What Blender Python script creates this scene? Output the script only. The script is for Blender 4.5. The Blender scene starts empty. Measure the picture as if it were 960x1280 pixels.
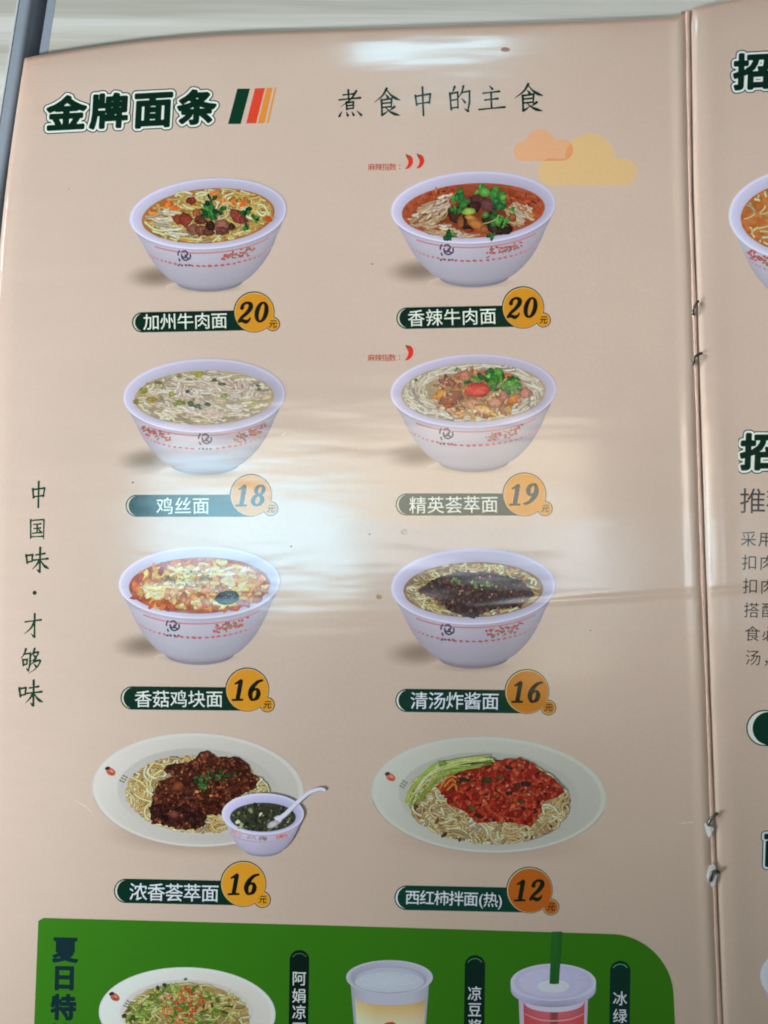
import bpy, math, random
import numpy as np
from mathutils import Matrix, Vector

SC = bpy.context.scene
COL = SC.collection
W, H = 960.0, 1280.0                      # proportions of the picture

# ------------------------------------------------------------------ camera
TILT, YAW = math.radians(4.8), math.radians(3.9)
FWD = Vector((-math.tan(YAW), math.tan(TILT), -1.0)).normalized()
RIGHT = FWD.cross(Vector((0, 1, 0))).normalized()
UP = RIGHT.cross(FWD).normalized()
CAM_H = 0.26
TAN = 0.6                                 # half vertical field of view
CAM = -FWD * (CAM_H / -FWD.z)
cd = bpy.data.cameras.new('camera')
cam = bpy.data.objects.new('camera', cd)
COL.objects.link(cam)
cam.matrix_world = Matrix(((RIGHT.x, UP.x, -FWD.x, CAM.x), (RIGHT.y, UP.y, -FWD.y, CAM.y),
                           (RIGHT.z, UP.z, -FWD.z, CAM.z), (0, 0, 0, 1)))
cd.sensor_fit = 'VERTICAL'
cd.sensor_height = 24.0
cd.lens = 12.0 / TAN
cd.clip_start = 0.01
cd.clip_end = 50.0
cd.dof.use_dof = True
cd.dof.focus_distance = 0.262
cd.dof.aperture_fstop = 9.0
SC.camera = cam

# ------------------------------------------------------------------ world, exposure
wd = bpy.data.worlds.new('World')
SC.world = wd
wd.use_nodes = True
wd.node_tree.nodes['Background'].inputs[0].default_value = (1.0, 0.64, 0.44, 1)
wd.node_tree.nodes['Background'].inputs[1].default_value = 0.03
SC.view_settings.view_transform = 'Standard'
SC.view_settings.look = 'None'
SC.view_settings.exposure = 0.06
SC.view_settings.gamma = 1.0
SC.cycles.filter_width = 1.9

PAGE_Z = 0.0016


def ray(px, py):
    u = (px - W / 2) / (H / 2) * TAN
    v = (H / 2 - py) / (H / 2) * TAN
    d = [FWD[i] + RIGHT[i] * u + UP[i] * v for i in range(3)]
    return d


def at(px, py, z=PAGE_Z):
    """point of the table plane z shown at a place of the photograph (arrays welcome)"""
    d = ray(px, py)
    t = (z - CAM.z) / d[2]
    return CAM.x + d[0] * t, CAM.y + d[1] * t, z


# ------------------------------------------------------------------ lamps
def area(name, loc, aim, sx, sy, radiance, color):
    l = bpy.data.lights.new(name, 'AREA')
    l.shape = 'RECTANGLE'
    l.size, l.size_y = sx, sy
    l.energy = radiance * math.pi * sx * sy
    l.color = color
    o = bpy.data.objects.new(name, l)
    COL.objects.link(o)
    o.location = loc
    d = Vector(aim) - Vector(loc)
    o.rotation_euler = d.to_track_quat('-Z', 'Y').to_euler()
    return o


def overhead(name, x0, y0, x1, y1, h, radiance, color):
    """added horizontal lamp whose mirror image on the flat page falls on this patch"""
    pts = []
    for px, py in ((x0, y0), (x1, y0), (x1, y1), (x0, y1)):
        p = at(px, py)
        d = ray(px, py)
        s = h / -d[2]
        pts.append((p[0] + d[0] * s, p[1] + d[1] * s))
    cx = sum(p[0] for p in pts) / 4
    cy = sum(p[1] for p in pts) / 4
    sx = abs(pts[1][0] + pts[2][0] - pts[0][0] - pts[3][0]) / 2
    sy = abs(pts[0][1] + pts[1][1] - pts[2][1] - pts[3][1]) / 2
    l = bpy.data.lights.new(name, 'AREA')
    l.shape = 'RECTANGLE'
    l.size, l.size_y = sx, sy
    l.energy = radiance * math.pi * sx * sy
    l.color = color
    o = bpy.data.objects.new(name, l)
    COL.objects.link(o)
    o.location = (cx, cy, h + PAGE_Z)
    return o


WARM, BLUE, PALE = (1.0, 0.86, 0.62), (0.42, 0.80, 1.0), (0.70, 0.88, 1.0)  # window glare split into added lamps, one for each bright patch
overhead('cool_glare_light', 193, 600, 442, 722, 3.0, 8.2, BLUE)
overhead('cool_glare_light', 455, 640, 765, 692, 3.0, 4.2, PALE)
overhead('cool_glare_light', 690, 692, 775, 748, 3.0, 5.0, PALE)
overhead('warm_glare_light', 200, 538, 735, 636, 3.0, 3.3, WARM)
overhead('warm_glare_light', 660, 795, 765, 870, 3.0, 1.8, WARM)
overhead('warm_glare_light', 345, 726, 440, 770, 3.0, 1.8, WARM)
overhead('cool_glare_light', 440, -95, 640, 46, 3.0, 8.5, BLUE)

overhead('cool_glare_light', 884, 622, 926, 800, 3.0, 3.2, PALE)


def soft_box(name, loc, aim, size, s, spread, color):
    o = area(name, loc, (aim[0], aim[1], 0), size, size, s * math.pi / size ** 2, color)
    o.data.spread = spread


DAY = (0.88, 0.98, 1.15)
soft_box('added_side_light', (-0.616, 0.341, 0.37), (0.303, -0.003), 0.12, 0.0162, 0.42, (0.93, 0.965, 1.08))  # unseen lamps, added and fitted to the brightness falloff across the page
soft_box('added_side_light', (-0.444, -0.261, 0.239), (-0.075, 0.36), 0.12, 0.228, 1.96, DAY)

# ------------------------------------------------------------------ colour helpers
def lin(c):
    c = np.asarray(c, float) / 255.0
    return np.where(c <= 0.04045, c / 12.92, ((c + 0.055) / 1.055) ** 2.4)


PAGE_INK = lin((226, 198, 172))           # the paper's own colour
REF = {'v': lin((197, 184, 171))}         # how that paper looks in the picture near the piece being built


def ref(r, g, b, mul=1.0):
    REF['v'] = lin((r, g, b)) / mul


def ink(c):
    """colour seen on the page -> colour of the ink itself"""
    if c is PAPER:
        return PAGE_INK
    return np.clip(lin(c) / REF['v'] * PAGE_INK, 0.0012, 0.93)


PAPER = object()


def mixc(a, b, t):
    return np.asarray(a, float) * (1 - t) + np.asarray(b, float) * t


# ------------------------------------------------------------------ materials
def nn(nt, typ, **kw):
    n = nt.nodes.new(typ)
    for k, v in kw.items():
        setattr(n, k, v)
    return n


def mth(nt, op, a, b=None, c=None):
    n = nt.nodes.new('ShaderNodeMath')
    n.operation = op
    for i, v in enumerate((a, b, c)):
        if v is None:
            continue
        if isinstance(v, (int, float)):
            n.inputs[i].default_value = v
        else:
            nt.links.new(v, n.inputs[i])
    return n.outputs[0]


def noise(nt, vec, scale, detail=2.0, rough=0.5, stretch=None, offset=(0, 0, 0)):
    if stretch or offset != (0, 0, 0):
        m = nn(nt, 'ShaderNodeMapping')
        m.inputs['Scale'].default_value = stretch or (1, 1, 1)
        m.inputs['Location'].default_value = offset
        nt.links.new(vec, m.inputs[0])
        vec = m.outputs[0]
    n = nn(nt, 'ShaderNodeTexNoise')
    n.inputs['Scale'].default_value = scale
    n.inputs['Detail'].default_value = detail
    n.inputs['Roughness'].default_value = rough
    nt.links.new(vec, n.inputs['Vector'])
    return n.outputs['Fac']


CREASE_Y = at(780, 746)[1]
CREASE_SLOPE = (at(868, 738)[1] - at(690, 750)[1]) / (at(868, 738)[0] - at(690, 750)[0])
CREASE_X = at(780, 746)[0]


def page_relief(nt):
    """shared unevenness of the laminated sheet: slow waves, handling dents, fine orange peel, the fold across"""
    g = nn(nt, 'ShaderNodeNewGeometry')
    pos = g.outputs['Position']
    sx = nn(nt, 'ShaderNodeSeparateXYZ')
    nt.links.new(pos, sx.inputs[0])
    flat = nn(nt, 'ShaderNodeCombineXYZ')
    nt.links.new(sx.outputs[0], flat.inputs[0])
    nt.links.new(sx.outputs[1], flat.inputs[1])
    v = flat.outputs[0]
    a = mth(nt, 'MULTIPLY', noise(nt, v, 13.0, 1.0, 0.4), 0.00085)
    b = mth(nt, 'MULTIPLY', noise(nt, v, 55.0, 2.0, 0.5, (0.4, 2.0, 1)), 0.00019)
    c = mth(nt, 'MULTIPLY', noise(nt, v, 330.0, 2.0, 0.6), 0.0000062)
    d = mth(nt, 'SUBTRACT', sx.outputs[1], CREASE_Y)
    e = mth(nt, 'SUBTRACT', sx.outputs[0], CREASE_X)
    d = mth(nt, 'SUBTRACT', d, mth(nt, 'MULTIPLY', e, CREASE_SLOPE))
    d2 = mth(nt, 'DIVIDE', d, 0.0011)
    k = mth(nt, 'POWER', 2.718, mth(nt, 'MULTIPLY', mth(nt, 'MULTIPLY', d2, d2), -1.0))
    # the fold fades out away from the spine
    fx = nn(nt, 'ShaderNodeMapRange')
    fx.interpolation_type = 'SMOOTHSTEP'
    fx.inputs['From Min'].default_value = at(560, 746)[0]
    fx.inputs['From Max'].default_value = at(800, 746)[0]
    nt.links.new(sx.outputs[0], fx.inputs['Value'])
    k = mth(nt, 'MULTIPLY', mth(nt, 'MULTIPLY', k, 0.00030), fx.outputs[0])
    h = mth(nt, 'ADD', mth(nt, 'ADD', a, b), mth(nt, 'ADD', c, k))
    bump = nn(nt, 'ShaderNodeBump')
    bump.inputs['Strength'].default_value = 1.0
    bump.inputs['Distance'].default_value = 1.0
    nt.links.new(h, bump.inputs['Height'])
    return bump.outputs[0], v


def mat_print(name='laminated_print', photo=False):
    m = bpy.data.materials.new(name)
    m.use_nodes = True
    nt = m.node_tree
    b = nt.nodes['Principled BSDF']
    nrm, v = page_relief(nt)
    at_ = nn(nt, 'ShaderNodeAttribute', attribute_name='Col')
    # faint ink mottling
    mot = noise(nt, v, 900.0, 2.0, 0.6)
    big = noise(nt, v, 28.0, 3.0, 0.6)
    f = mth(nt, 'ADD', mth(nt, 'MULTIPLY_ADD', mot, 0.10, 0.90), mth(nt, 'MULTIPLY', big, 0.10))
    if photo:
        # the texture of the photographed food itself
        t1 = noise(nt, v, 1500.0, 3.0, 0.7)
        t2 = noise(nt, v, 620.0, 2.0, 0.6, None, (3.1, 1.7, 0))
        f = mth(nt, 'MULTIPLY', f, mth(nt, 'ADD', mth(nt, 'MULTIPLY_ADD', t1, 0.6, 0.2), mth(nt, 'MULTIPLY_ADD', t2, 0.7, 0.13)))
    mx = nn(nt, 'ShaderNodeVectorMath', operation='SCALE')
    nt.links.new(at_.outputs['Color'], mx.inputs[0])
    nt.links.new(f, mx.inputs['Scale'])
    nt.links.new(mx.outputs[0], b.inputs['Base Color'])
    rg = noise(nt, v, 40.0, 4.0, 0.65)
    nt.links.new(mth(nt, 'MULTIPLY_ADD', rg, 0.12, 0.075), b.inputs['Roughness'])
    b.inputs['IOR'].default_value = 1.8
    nt.links.new(nrm, b.inputs['Normal'])
    return m


def mat_simple(name, c, rough=0.5, metal=0.0, spec=None, nscale=0, namp=0.15):
    m = bpy.data.materials.new(name)
    m.use_nodes = True
    nt = m.node_tree
    b = nt.nodes['Principled BSDF']
    b.inputs['Roughness'].default_value = rough
    b.inputs['Metallic'].default_value = metal
    col = tuple(lin(c)) + (1,)
    b.inputs['Base Color'].default_value = col
    if nscale:
        g = nn(nt, 'ShaderNodeNewGeometry')
        n = noise(nt, g.outputs['Position'], nscale, 4.0, 0.6)
        r = nn(nt, 'ShaderNodeMix', data_type='RGBA')
        r.inputs[6].default_value = tuple(x * (1 - namp) for x in col[:3]) + (1,)
        r.inputs[7].default_value = tuple(min(1, x * (1 + namp)) for x in col[:3]) + (1,)
        nt.links.new(n, r.inputs[0])
        nt.links.new(r.outputs[2], b.inputs['Base Color'])
    return m


def mat_wood():
    m = bpy.data.materials.new('pale_wood_laminate')
    m.use_nodes = True
    nt = m.node_tree
    b = nt.nodes['Principled BSDF']
    g = nn(nt, 'ShaderNodeNewGeometry')
    rot = nn(nt, 'ShaderNodeMapping')
    rot.inputs['Rotation'].default_value = (0, 0, math.radians(3.5))
    nt.links.new(g.outputs['Position'], rot.inputs[0])
    v = rot.outputs[0]
    bands = noise(nt, v, 1.0, 3.0, 0.55, (5.0, 120.0, 1.0))
    fine = noise(nt, v, 1.0, 3.0, 0.6, (16.0, 900.0, 1.0))
    s = mth(nt, 'ADD', mth(nt, 'MULTIPLY', bands, 0.8), mth(nt, 'MULTIPLY', fine, 0.28))
    cr = nn(nt, 'ShaderNodeValToRGB')
    el = cr.color_ramp.elements
    el[0].position = 0.38
    el[0].color = tuple(lin((194, 186, 166))) + (1,)
    el[1].position = 0.72
    el[1].color = tuple(lin((236, 231, 216))) + (1,)
    e = el.new(0.53)
    e.color = tuple(lin((216, 210, 192))) + (1,)
    nt.links.new(s, cr.inputs[0])
    nt.links.new(cr.outputs[0], b.inputs['Base Color'])
    b.inputs['Roughness'].default_value = 0.38
    return m


PRINT = mat_print()
FOOD = mat_print('laminated_food_print', True)
WOOD = mat_wood()
GREY_BAND = mat_simple('grey_edge_plastic', (152, 158, 162), 0.42, nscale=300)
PALE_SEAM = mat_simple('pale_seam_plastic', (205, 208, 200), 0.5, nscale=200)
STEEL = mat_simple('dull_staple_wire', (120, 122, 112), 0.35, 0.9, nscale=600)
FOLD = mat_simple('worn_spine_paper', (214, 178, 154), 0.85, nscale=260, namp=0.18)
GUTTER = mat_simple('shade_tinted_gutter_paper', (168, 132, 116), 0.6, nscale=350, namp=0.3)  # brown stands for the shade in the gap beside the fold
TORN = mat_simple('torn_white_paper', (222, 218, 208), 0.8, nscale=500)


# ------------------------------------------------------------------ object helpers
def tag(o, label=None, cat=None, group=None, kind=None):
    if label:
        o['label'] = label
    if cat:
        o['category'] = cat
    if group:
        o['group'] = group
    if kind:
        o['kind'] = kind
    return o


def empty(name, loc=(0, 0, 0)):
    o = bpy.data.objects.new(name, None)
    o.empty_display_size = 0.02
    COL.objects.link(o)
    o.location = loc
    return o


def raw_mesh(name, verts, faces, mat, parent=None, smooth=False):
    me = bpy.data.meshes.new(name)
    me.from_pydata([tuple(map(float, v)) for v in verts], [], faces)
    me.materials.append(mat)
    me.update()
    if smooth:
        me.polygons.foreach_set('use_smooth', [True] * len(me.polygons))
    o = bpy.data.objects.new(name, me)
    COL.objects.link(o)
    if parent:
        o.parent = parent
    return o


class Z:
    """height above the page: every printed layer lies a hair above whatever it overlaps"""
    v = PAGE_Z + 2.0e-5
    top = 0.0
    boxes = np.zeros((0, 5))
    D = 1.2e-6

    @classmethod
    def next(cls, d=1.5e-6):
        cls.v = max(cls.v, cls.top) + d
        cls.top = cls.v
        cls.boxes = np.zeros((0, 5))
        return cls.v

    @classmethod
    def place(cls, x0, y0, x1, y1, thick=0.0):
        b = cls.boxes
        lay = cls.v
        if len(b):
            m = (b[:, 0] < x1) & (b[:, 2] > x0) & (b[:, 1] < y1) & (b[:, 3] > y0)
            if m.any():
                lay = max(lay, b[m, 4].max())
        z = lay + cls.D
        cls.boxes = np.vstack([b, (x0, y0, x1, y1, z + thick)])
        cls.top = max(cls.top, z + thick)
        return z

    @classmethod
    def reset(cls, lift=2.0e-5):
        cls.v = cls.top = PAGE_Z + lift
        cls.boxes = np.zeros((0, 5))


class Sheet:
    def __init__(self):
        self.v, self.c, self.f = [], [], []

    def add(self, x, y, z, c):
        self.v.append((x, y, z))
        self.c.append(c)
        return len(self.v) - 1

    def face(self, *idx):
        self.f.append(idx)

    def build(self, name, parent, label=None, mat=None):
        if not self.v:
            return None
        a = np.array(self.v)
        x, y, z = at(a[:, 0], a[:, 1], a[:, 2])
        me = bpy.data.meshes.new(name)
        me.from_pydata(np.stack([x, y, z], 1).tolist(), [], self.f)
        me.materials.append(mat or PRINT)
        me.update()
        at_ = me.color_attributes.new('Col', 'FLOAT_COLOR', 'POINT')
        cc = np.ones((len(self.v), 4), np.float32)
        cc[:, :3] = np.array([np.asarray(q, float) for q in self.c])
        at_.data.foreach_set('color', cc.ravel())
        # every printed face looks up
        nz = np.empty(len(me.polygons) * 3)
        me.polygons.foreach_get('normal', nz)
        bad = [i for i in range(len(me.polygons)) if nz[i * 3 + 2] < 0]
        for i in bad:
            me.polygons[i].flip()
        me.update()
        o = bpy.data.objects.new(name, me)
        COL.objects.link(o)
        if parent:
            o.parent = parent
        if label:
            o['label'] = label
        return o

    # ---- shapes -----------------------------------------------------------
    def sdf(self, fn, box, step, color, z=None, iso=0.0):
        """fill of the region fn(x, y) < iso inside box"""
        z = Z.next() if z is None else z
        x0, y0, x1, y1 = box
        nx, ny = max(2, int((x1 - x0) / step) + 1), max(2, int((y1 - y0) / step) + 1)
        xs, ys = np.linspace(x0, x1, nx), np.linspace(y0, y1, ny)
        X, Y = np.meshgrid(xs, ys)
        V = fn(X, Y) - iso
        ids = {}
        cfun = color if callable(color) else None
        const = None if cfun else ink(color)

        def vert(key, x, y):
            i = ids.get(key)
            if i is None:
                i = self.add(x, y, z, ink(cfun(x, y)) if cfun else const)
                ids[key] = i
            return i
        ins = V < 0
        any_ = ins[:-1, :-1] | ins[1:, :-1] | ins[:-1, 1:] | ins[1:, 1:]
        for j, i in zip(*np.nonzero(any_)):
            cs = ((j, i), (j, i + 1), (j + 1, i + 1), (j + 1, i))
            poly = []
            for k in range(4):
                a, b = cs[k], cs[(k + 1) % 4]
                va, vb = V[a], V[b]
                if va < 0:
                    poly.append(vert(a, xs[a[1]], ys[a[0]]))
                if (va < 0) != (vb < 0):
                    t = va / (va - vb)
                    t = min(max(t, 0.02), 0.98)
                    key = (min(a, b), max(a, b))
                    poly.append(vert(key, xs[a[1]] + (xs[b[1]] - xs[a[1]]) * t, ys[a[0]] + (ys[b[0]] - ys[a[0]]) * t))
            if len(poly) >= 3:
                self.f.append(tuple(poly))

    def poly(self, pts, color, z=None):
        z = Z.next() if z is None else z
        c = ink(color)
        self.f.append(tuple(self.add(x, y, z, c) for x, y in pts))

    def blob(self, cx, cy, rx, ry, color, rot=0.0, n=9, jit=0.18, edge=0.72, core=1.12, rng=random, dz=3.5e-7):
        """an irregular morsel: lighter middle, darker rim"""
        R = max(rx, ry) * (1 + jit)
        z = Z.place(cx - R, cy - R, cx + R, cy + R)
        edge = 1 - (1 - edge) * .75
        c = np.asarray(color, float)
        ce = self.add(cx + rng.uniform(-.15, .15) * rx, cy - 0.15 * ry, z, ink(np.clip(c * core, 0, 255)))
        inn, out = [], []
        ph = rng.uniform(0, 6.28)
        cr, sr = math.cos(rot), math.sin(rot)
        for k in range(n):
            a = ph + 2 * math.pi * k / n
            r = 1 + rng.uniform(-jit, jit)
            for f, lst, sh in ((0.6, inn, rng.uniform(0.9, 1.1)), (1.0, out, edge * rng.uniform(.9, 1.1))):
                lx, ly = math.cos(a) * r * f * rx, math.sin(a) * r * f * ry
                lst.append(self.add(cx + lx * cr - ly * sr, cy + lx * sr + ly * cr, z, ink(np.clip(c * sh, 0, 255))))
        for k in range(n):
            q = (k + 1) % n
            self.face(ce, inn[k], inn[q])
            self.face(inn[k], out[k], out[q], inn[q])

    def ribbon(self, pts, w, color, edge=0.66, core=1.06, taper=False):
        """a strand with a round look: light along its middle, darker at both edges"""
        if len(pts) < 2:
            return
        n = len(pts)
        xs, ys = [q[0] for q in pts], [q[1] for q in pts]
        z = Z.place(min(xs) - w, min(ys) - w, max(xs) + w, max(ys) + w, n * 5e-8)
        c = np.asarray(color, float)
        ce, cc = ink(np.clip(c * edge, 0, 255)), ink(np.clip(c * core, 0, 255))
        prev = None
        for i, (x, y) in enumerate(pts):
            a, b = pts[max(0, i - 1)], pts[min(n - 1, i + 1)]
            tx, ty = b[0] - a[0], b[1] - a[1]
            L = math.hypot(tx, ty) or 1
            nx, ny = -ty / L, tx / L
            ww = w * (math.sin(math.pi * (i + 0.6) / (n + 0.2)) ** 0.5 if taper else 1)
            zz = z + i * 5e-8
            row = (self.add(x - nx * ww, y - ny * ww, zz, ce), self.add(x, y - 0.15 * ww, zz, cc),
                   self.add(x + nx * ww, y + ny * ww, zz, ce))
            if prev:
                self.face(prev[0], prev[1], row[1], row[0])
                self.face(prev[1], prev[2], row[2], row[1])
            prev = row

    def grid(self, fn, nu, nv, z=None, wrap=False, dz=0.0):
        """fn(u, v) -> x, y, colour (0-255) over the unit square"""
        z = Z.next() if z is None else z
        ids = []
        for j in range(nv + 1):
            row = []
            for i in range(nu + (0 if wrap else 1)):
                x, y, c = fn(i / nu, j / nv)
                row.append(self.add(x, y, z + dz * j, c if isinstance(c, np.ndarray) and c.max() <= 1.0 else ink(c)))
            ids.append(row)
        Z.top = max(Z.top, z + max(0, dz * nv))
        for j in range(nv):
            for i in range(nu):
                q = (i + 1) % nu if wrap else i + 1
                self.face(ids[j][i], ids[j][q], ids[j + 1][q], ids[j + 1][i])


# ------------------------------------------------------------------ distance fields
def seg_dist(X, Y, x0, y0, x1, y1):
    dx, dy = x1 - x0, y1 - y0
    L = dx * dx + dy * dy or 1e-9
    t = np.clip(((X - x0) * dx + (Y - y0) * dy) / L, 0, 1)
    return np.hypot(X - x0 - t * dx, Y - y0 - t * dy), t


def smooth_pts(p, sub=6):
    if len(p) < 3:
        return p
    out = []
    p = [np.array(q, float) for q in p]
    for i in range(len(p) - 1):
        a, b, c, d = p[max(0, i - 1)], p[i], p[i + 1], p[min(len(p) - 1, i + 2)]
        for k in range(sub):
            t = k / sub
            out.append(0.5 * (2 * b + (c - a) * t + (2 * a - 5 * b + 4 * c - d) * t * t + (3 * b - a - 3 * c + d) * t ** 3))
    out.append(p[-1])
    return out


def strokes_sdf(strokes):
    """strokes: lists of (x, y, half width)"""
    def fn(X, Y):
        V = np.full(X.shape, 1e3)
        for s in strokes:
            for a, b in zip(s[:-1], s[1:]):
                d, t = seg_dist(X, Y, a[0], a[1], b[0], b[1])
                V = np.minimum(V, d - (a[2] + (b[2] - a[2]) * t))
        return V
    return fn


def circle_sdf(cx, cy, r):
    return lambda X, Y: np.hypot(X - cx, Y - cy) - r


def pill_sdf(x0, y0, x1, y1, r):
    return lambda X, Y: seg_dist(X, Y, x0, y0, x1, y1)[0] - r


def poly_sdf(loops):
    edges = [(a, b) for lp in loops for a, b in zip(lp, lp[1:] + lp[:1])]

    def fn(X, Y):
        D = np.full(X.shape, 1e3)
        I = np.zeros(X.shape, bool)
        for (x0, y0), (x1, y1) in edges:
            D = np.minimum(D, seg_dist(X, Y, x0, y0, x1, y1)[0])
            if y0 != y1:
                hit = (Y < max(y0, y1)) & (Y >= min(y0, y1)) & (X < (x1 - x0) * (Y - y0) / (y1 - y0) + x0)
                I ^= hit
        return np.where(I, -D, D)
    return fn


def union(*fs):
    return lambda X, Y: np.minimum.reduce([f(X, Y) for f in fs])


# ------------------------------------------------------------------ lettering
GLYPHS = {}


def glyph_edges(ch):
    if ch in GLYPHS:
        return GLYPHS[ch]
    cu = bpy.data.curves.new('glyph', 'FONT')
    cu.body = ch
    cu.resolution_u = 3
    o = bpy.data.objects.new('glyph', cu)
    COL.objects.link(o)
    dg = bpy.context.evaluated_depsgraph_get()
    dg.update()
    me = bpy.data.meshes.new_from_object(o.evaluated_get(dg))
    cnt = {}
    for p in me.polygons:
        for e in p.edge_keys:
            cnt[e] = cnt.get(e, 0) + 1
    co = [(v.co.x - 0.5, 0.38 - v.co.y) for v in me.vertices]
    if ch.isascii():
        w = max(q[0] for q in co) + min(q[0] for q in co)
        co = [(x - w / 2, y) for x, y in co]
    E = [(co[a], co[b]) for (a, b), n in cnt.items() if n == 1]
    bpy.data.objects.remove(o)
    bpy.data.curves.remove(cu)
    bpy.data.meshes.remove(me)
    GLYPHS[ch] = E
    return E


def glyph_sdf(ch, cx, cy, sx, sy, rot=0.0, skew=0.0):
    c, s = math.cos(rot), math.sin(rot)
    E = []
    for a, b in glyph_edges(ch):
        q = []
        for x, y in (a, b):
            x, y = (x - skew * y) * sx, y * sy
            q.append((cx + x * c - y * s, cy + x * s + y * c))
        E.append(q)

    def fn(X, Y):
        D = np.full(X.shape, 1e3)
        I = np.zeros(X.shape, bool)
        for (x0, y0), (x1, y1) in E:
            D = np.minimum(D, seg_dist(X, Y, x0, y0, x1, y1)[0])
            if y0 != y1:
                I ^= (Y < max(y0, y1)) & (Y >= min(y0, y1)) & (X < (x1 - x0) * (Y - y0) / (y1 - y0) + x0)
        return np.where(I, -D, D)
    return fn


def put_glyph(sh, ch, cx, cy, sx, sy, color, rot=0.0, iso=0.0, step=0.45, z=None, skew=0.0):
    m = 0.62
    f = glyph_sdf(ch, cx, cy, sx, sy, rot, skew)
    sh.sdf(f, (cx - sx * m, cy - sy * m, cx + sx * m, cy + sy * m), step, color, z, iso)


def text_row(sh, txt, p0, p1, size, color, iso=0.15, step=0.45, aspect=1.0):
    z = Z.next()
    n = len(txt)
    rot = math.atan2(p1[1] - p0[1], p1[0] - p0[0]) if n > 1 else 0
    for i, ch in enumerate(txt):
        t = i / max(1, n - 1)
        put_glyph(sh, ch, p0[0] + (p1[0] - p0[0]) * t, p0[1] + (p1[1] - p0[1]) * t, size * aspect, size, color, rot, iso, step, z)


BRUSH = {
    'h': (3.6, 2.6, 4.6), 'v': (4.6, 3.6, 3.9), 'p': (4.8, 3.6, 0.9), 'n': (1.8, 3.4, 5.6, 1.2), 'd': (1.6, 5.0), 'z': (3.4, 3.8, 4.2, 2.6), 'k': (3.2, 3.2),
}
KAI = {
    '煮': [('h', (28, 22), (68, 19)), ('v', (47, 6), (47, 37)), ('h', (12, 39), (50, 36), (90, 34)), ('p', (76, 10), (56, 36), (16, 64)),
          ('v', (38, 48), (39, 73)), ('z', (38, 50), (64, 47), (63, 71)), ('k', (40, 60), (62, 58)), ('k', (40, 71), (63, 69)),
          ('d', (20, 80), (11, 95)), ('d', (37, 82), (42, 94)), ('d', (57, 81), (63, 93)), ('d', (76, 79), (91, 94))],
    '食': [('p', (51, 4), (36, 27), (6, 49)), ('n', (50, 7), (64, 25), (80, 37), (97, 44)), ('d', (47, 24), (54, 33)),
          ('z', (32, 42), (67, 38), (65, 66)), ('k', (34, 53), (64, 51)), ('k', (34, 66), (65, 64)), ('v', (32, 41), (32, 91)),
          ('p', (32, 91), (42, 86), (54, 77)), ('p', (76, 65), (68, 71), (58, 77)), ('n', (47, 69), (60, 81), (76, 89), (94, 94))],
    '中': [('v', (20, 30), (24, 63)), ('z', (20, 33), (79, 26), (73, 59)), ('h', (24, 59), (74, 54)), ('v', (49, 3), (49, 98))],
    '的': [('p', (33, 4), (28, 16), (21, 25)), ('v', (14, 26), (17, 84)), ('z', (14, 29), (44, 24), (43, 80)), ('k', (17, 52), (43, 49)),
          ('k', (17, 79), (43, 76)), ('p', (66, 4), (60, 24), (46, 44)), ('z', (59, 26), (89, 21), (87, 60), (80, 91)), ('p', (81, 91), (75, 88), (66, 80)), ('d', (58, 46), (70, 60))],
    '主': [('d', (45, 4), (55, 16)), ('h', (22, 31), (79, 26)), ('h', (27, 57), (73, 53)), ('v', (50, 29), (50, 88)), ('h', (6, 92), (50, 89), (96, 86))],
    '国': [('v', (14, 12), (16, 94)), ('z', (14, 15), (86, 10), (86, 96)), ('h', (31, 33), (69, 29)), ('h', (34, 51), (67, 48)),
          ('h', (27, 72), (75, 68)), ('v', (50, 31), (50, 70)), ('d', (58, 54), (67, 63)), ('h', (16, 88), (85, 85))],
    '味': [('v', (6, 32), (11, 63)), ('z', (6, 35), (32, 30), (29, 57)), ('k', (11, 59), (30, 55)), ('h', (46, 31), (80, 25)),
          ('h', (37, 51), (93, 44)), ('v', (62, 3), (62, 94)), ('p', (62, 95), (57, 92), (50, 85)), ('p', (60, 49), (50, 67), (32, 86)), ('n', (63, 49), (74, 65), (86, 76), (99, 82))],
    '才': [('h', (12, 36), (88, 27)), ('v', (57, 4), (58, 94)), ('p', (58, 95), (52, 91), (42, 82)), ('p', (56, 34), (40, 60), (8, 84))],
    '够': [('p', (26, 4), (20, 21), (4, 42)), ('z', (20, 25), (47, 20), (46, 64), (39, 88)), ('p', (39, 88), (36, 86), (29, 79)), ('v', (13, 46), (16, 69)),
          ('z', (13, 48), (33, 45), (31, 65)), ('k', (16, 67), (32, 63)), ('p', (67, 2), (59, 19), (47, 33)), ('p', (61, 20), (84, 16), (70, 39), (46, 56)),
          ('d', (60, 26), (69, 34)), ('p', (73, 39), (63, 54), (50, 66)), ('p', (67, 53), (94, 48), (76, 78), (40, 100)), ('d', (64, 62), (74, 71))],
}


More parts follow.
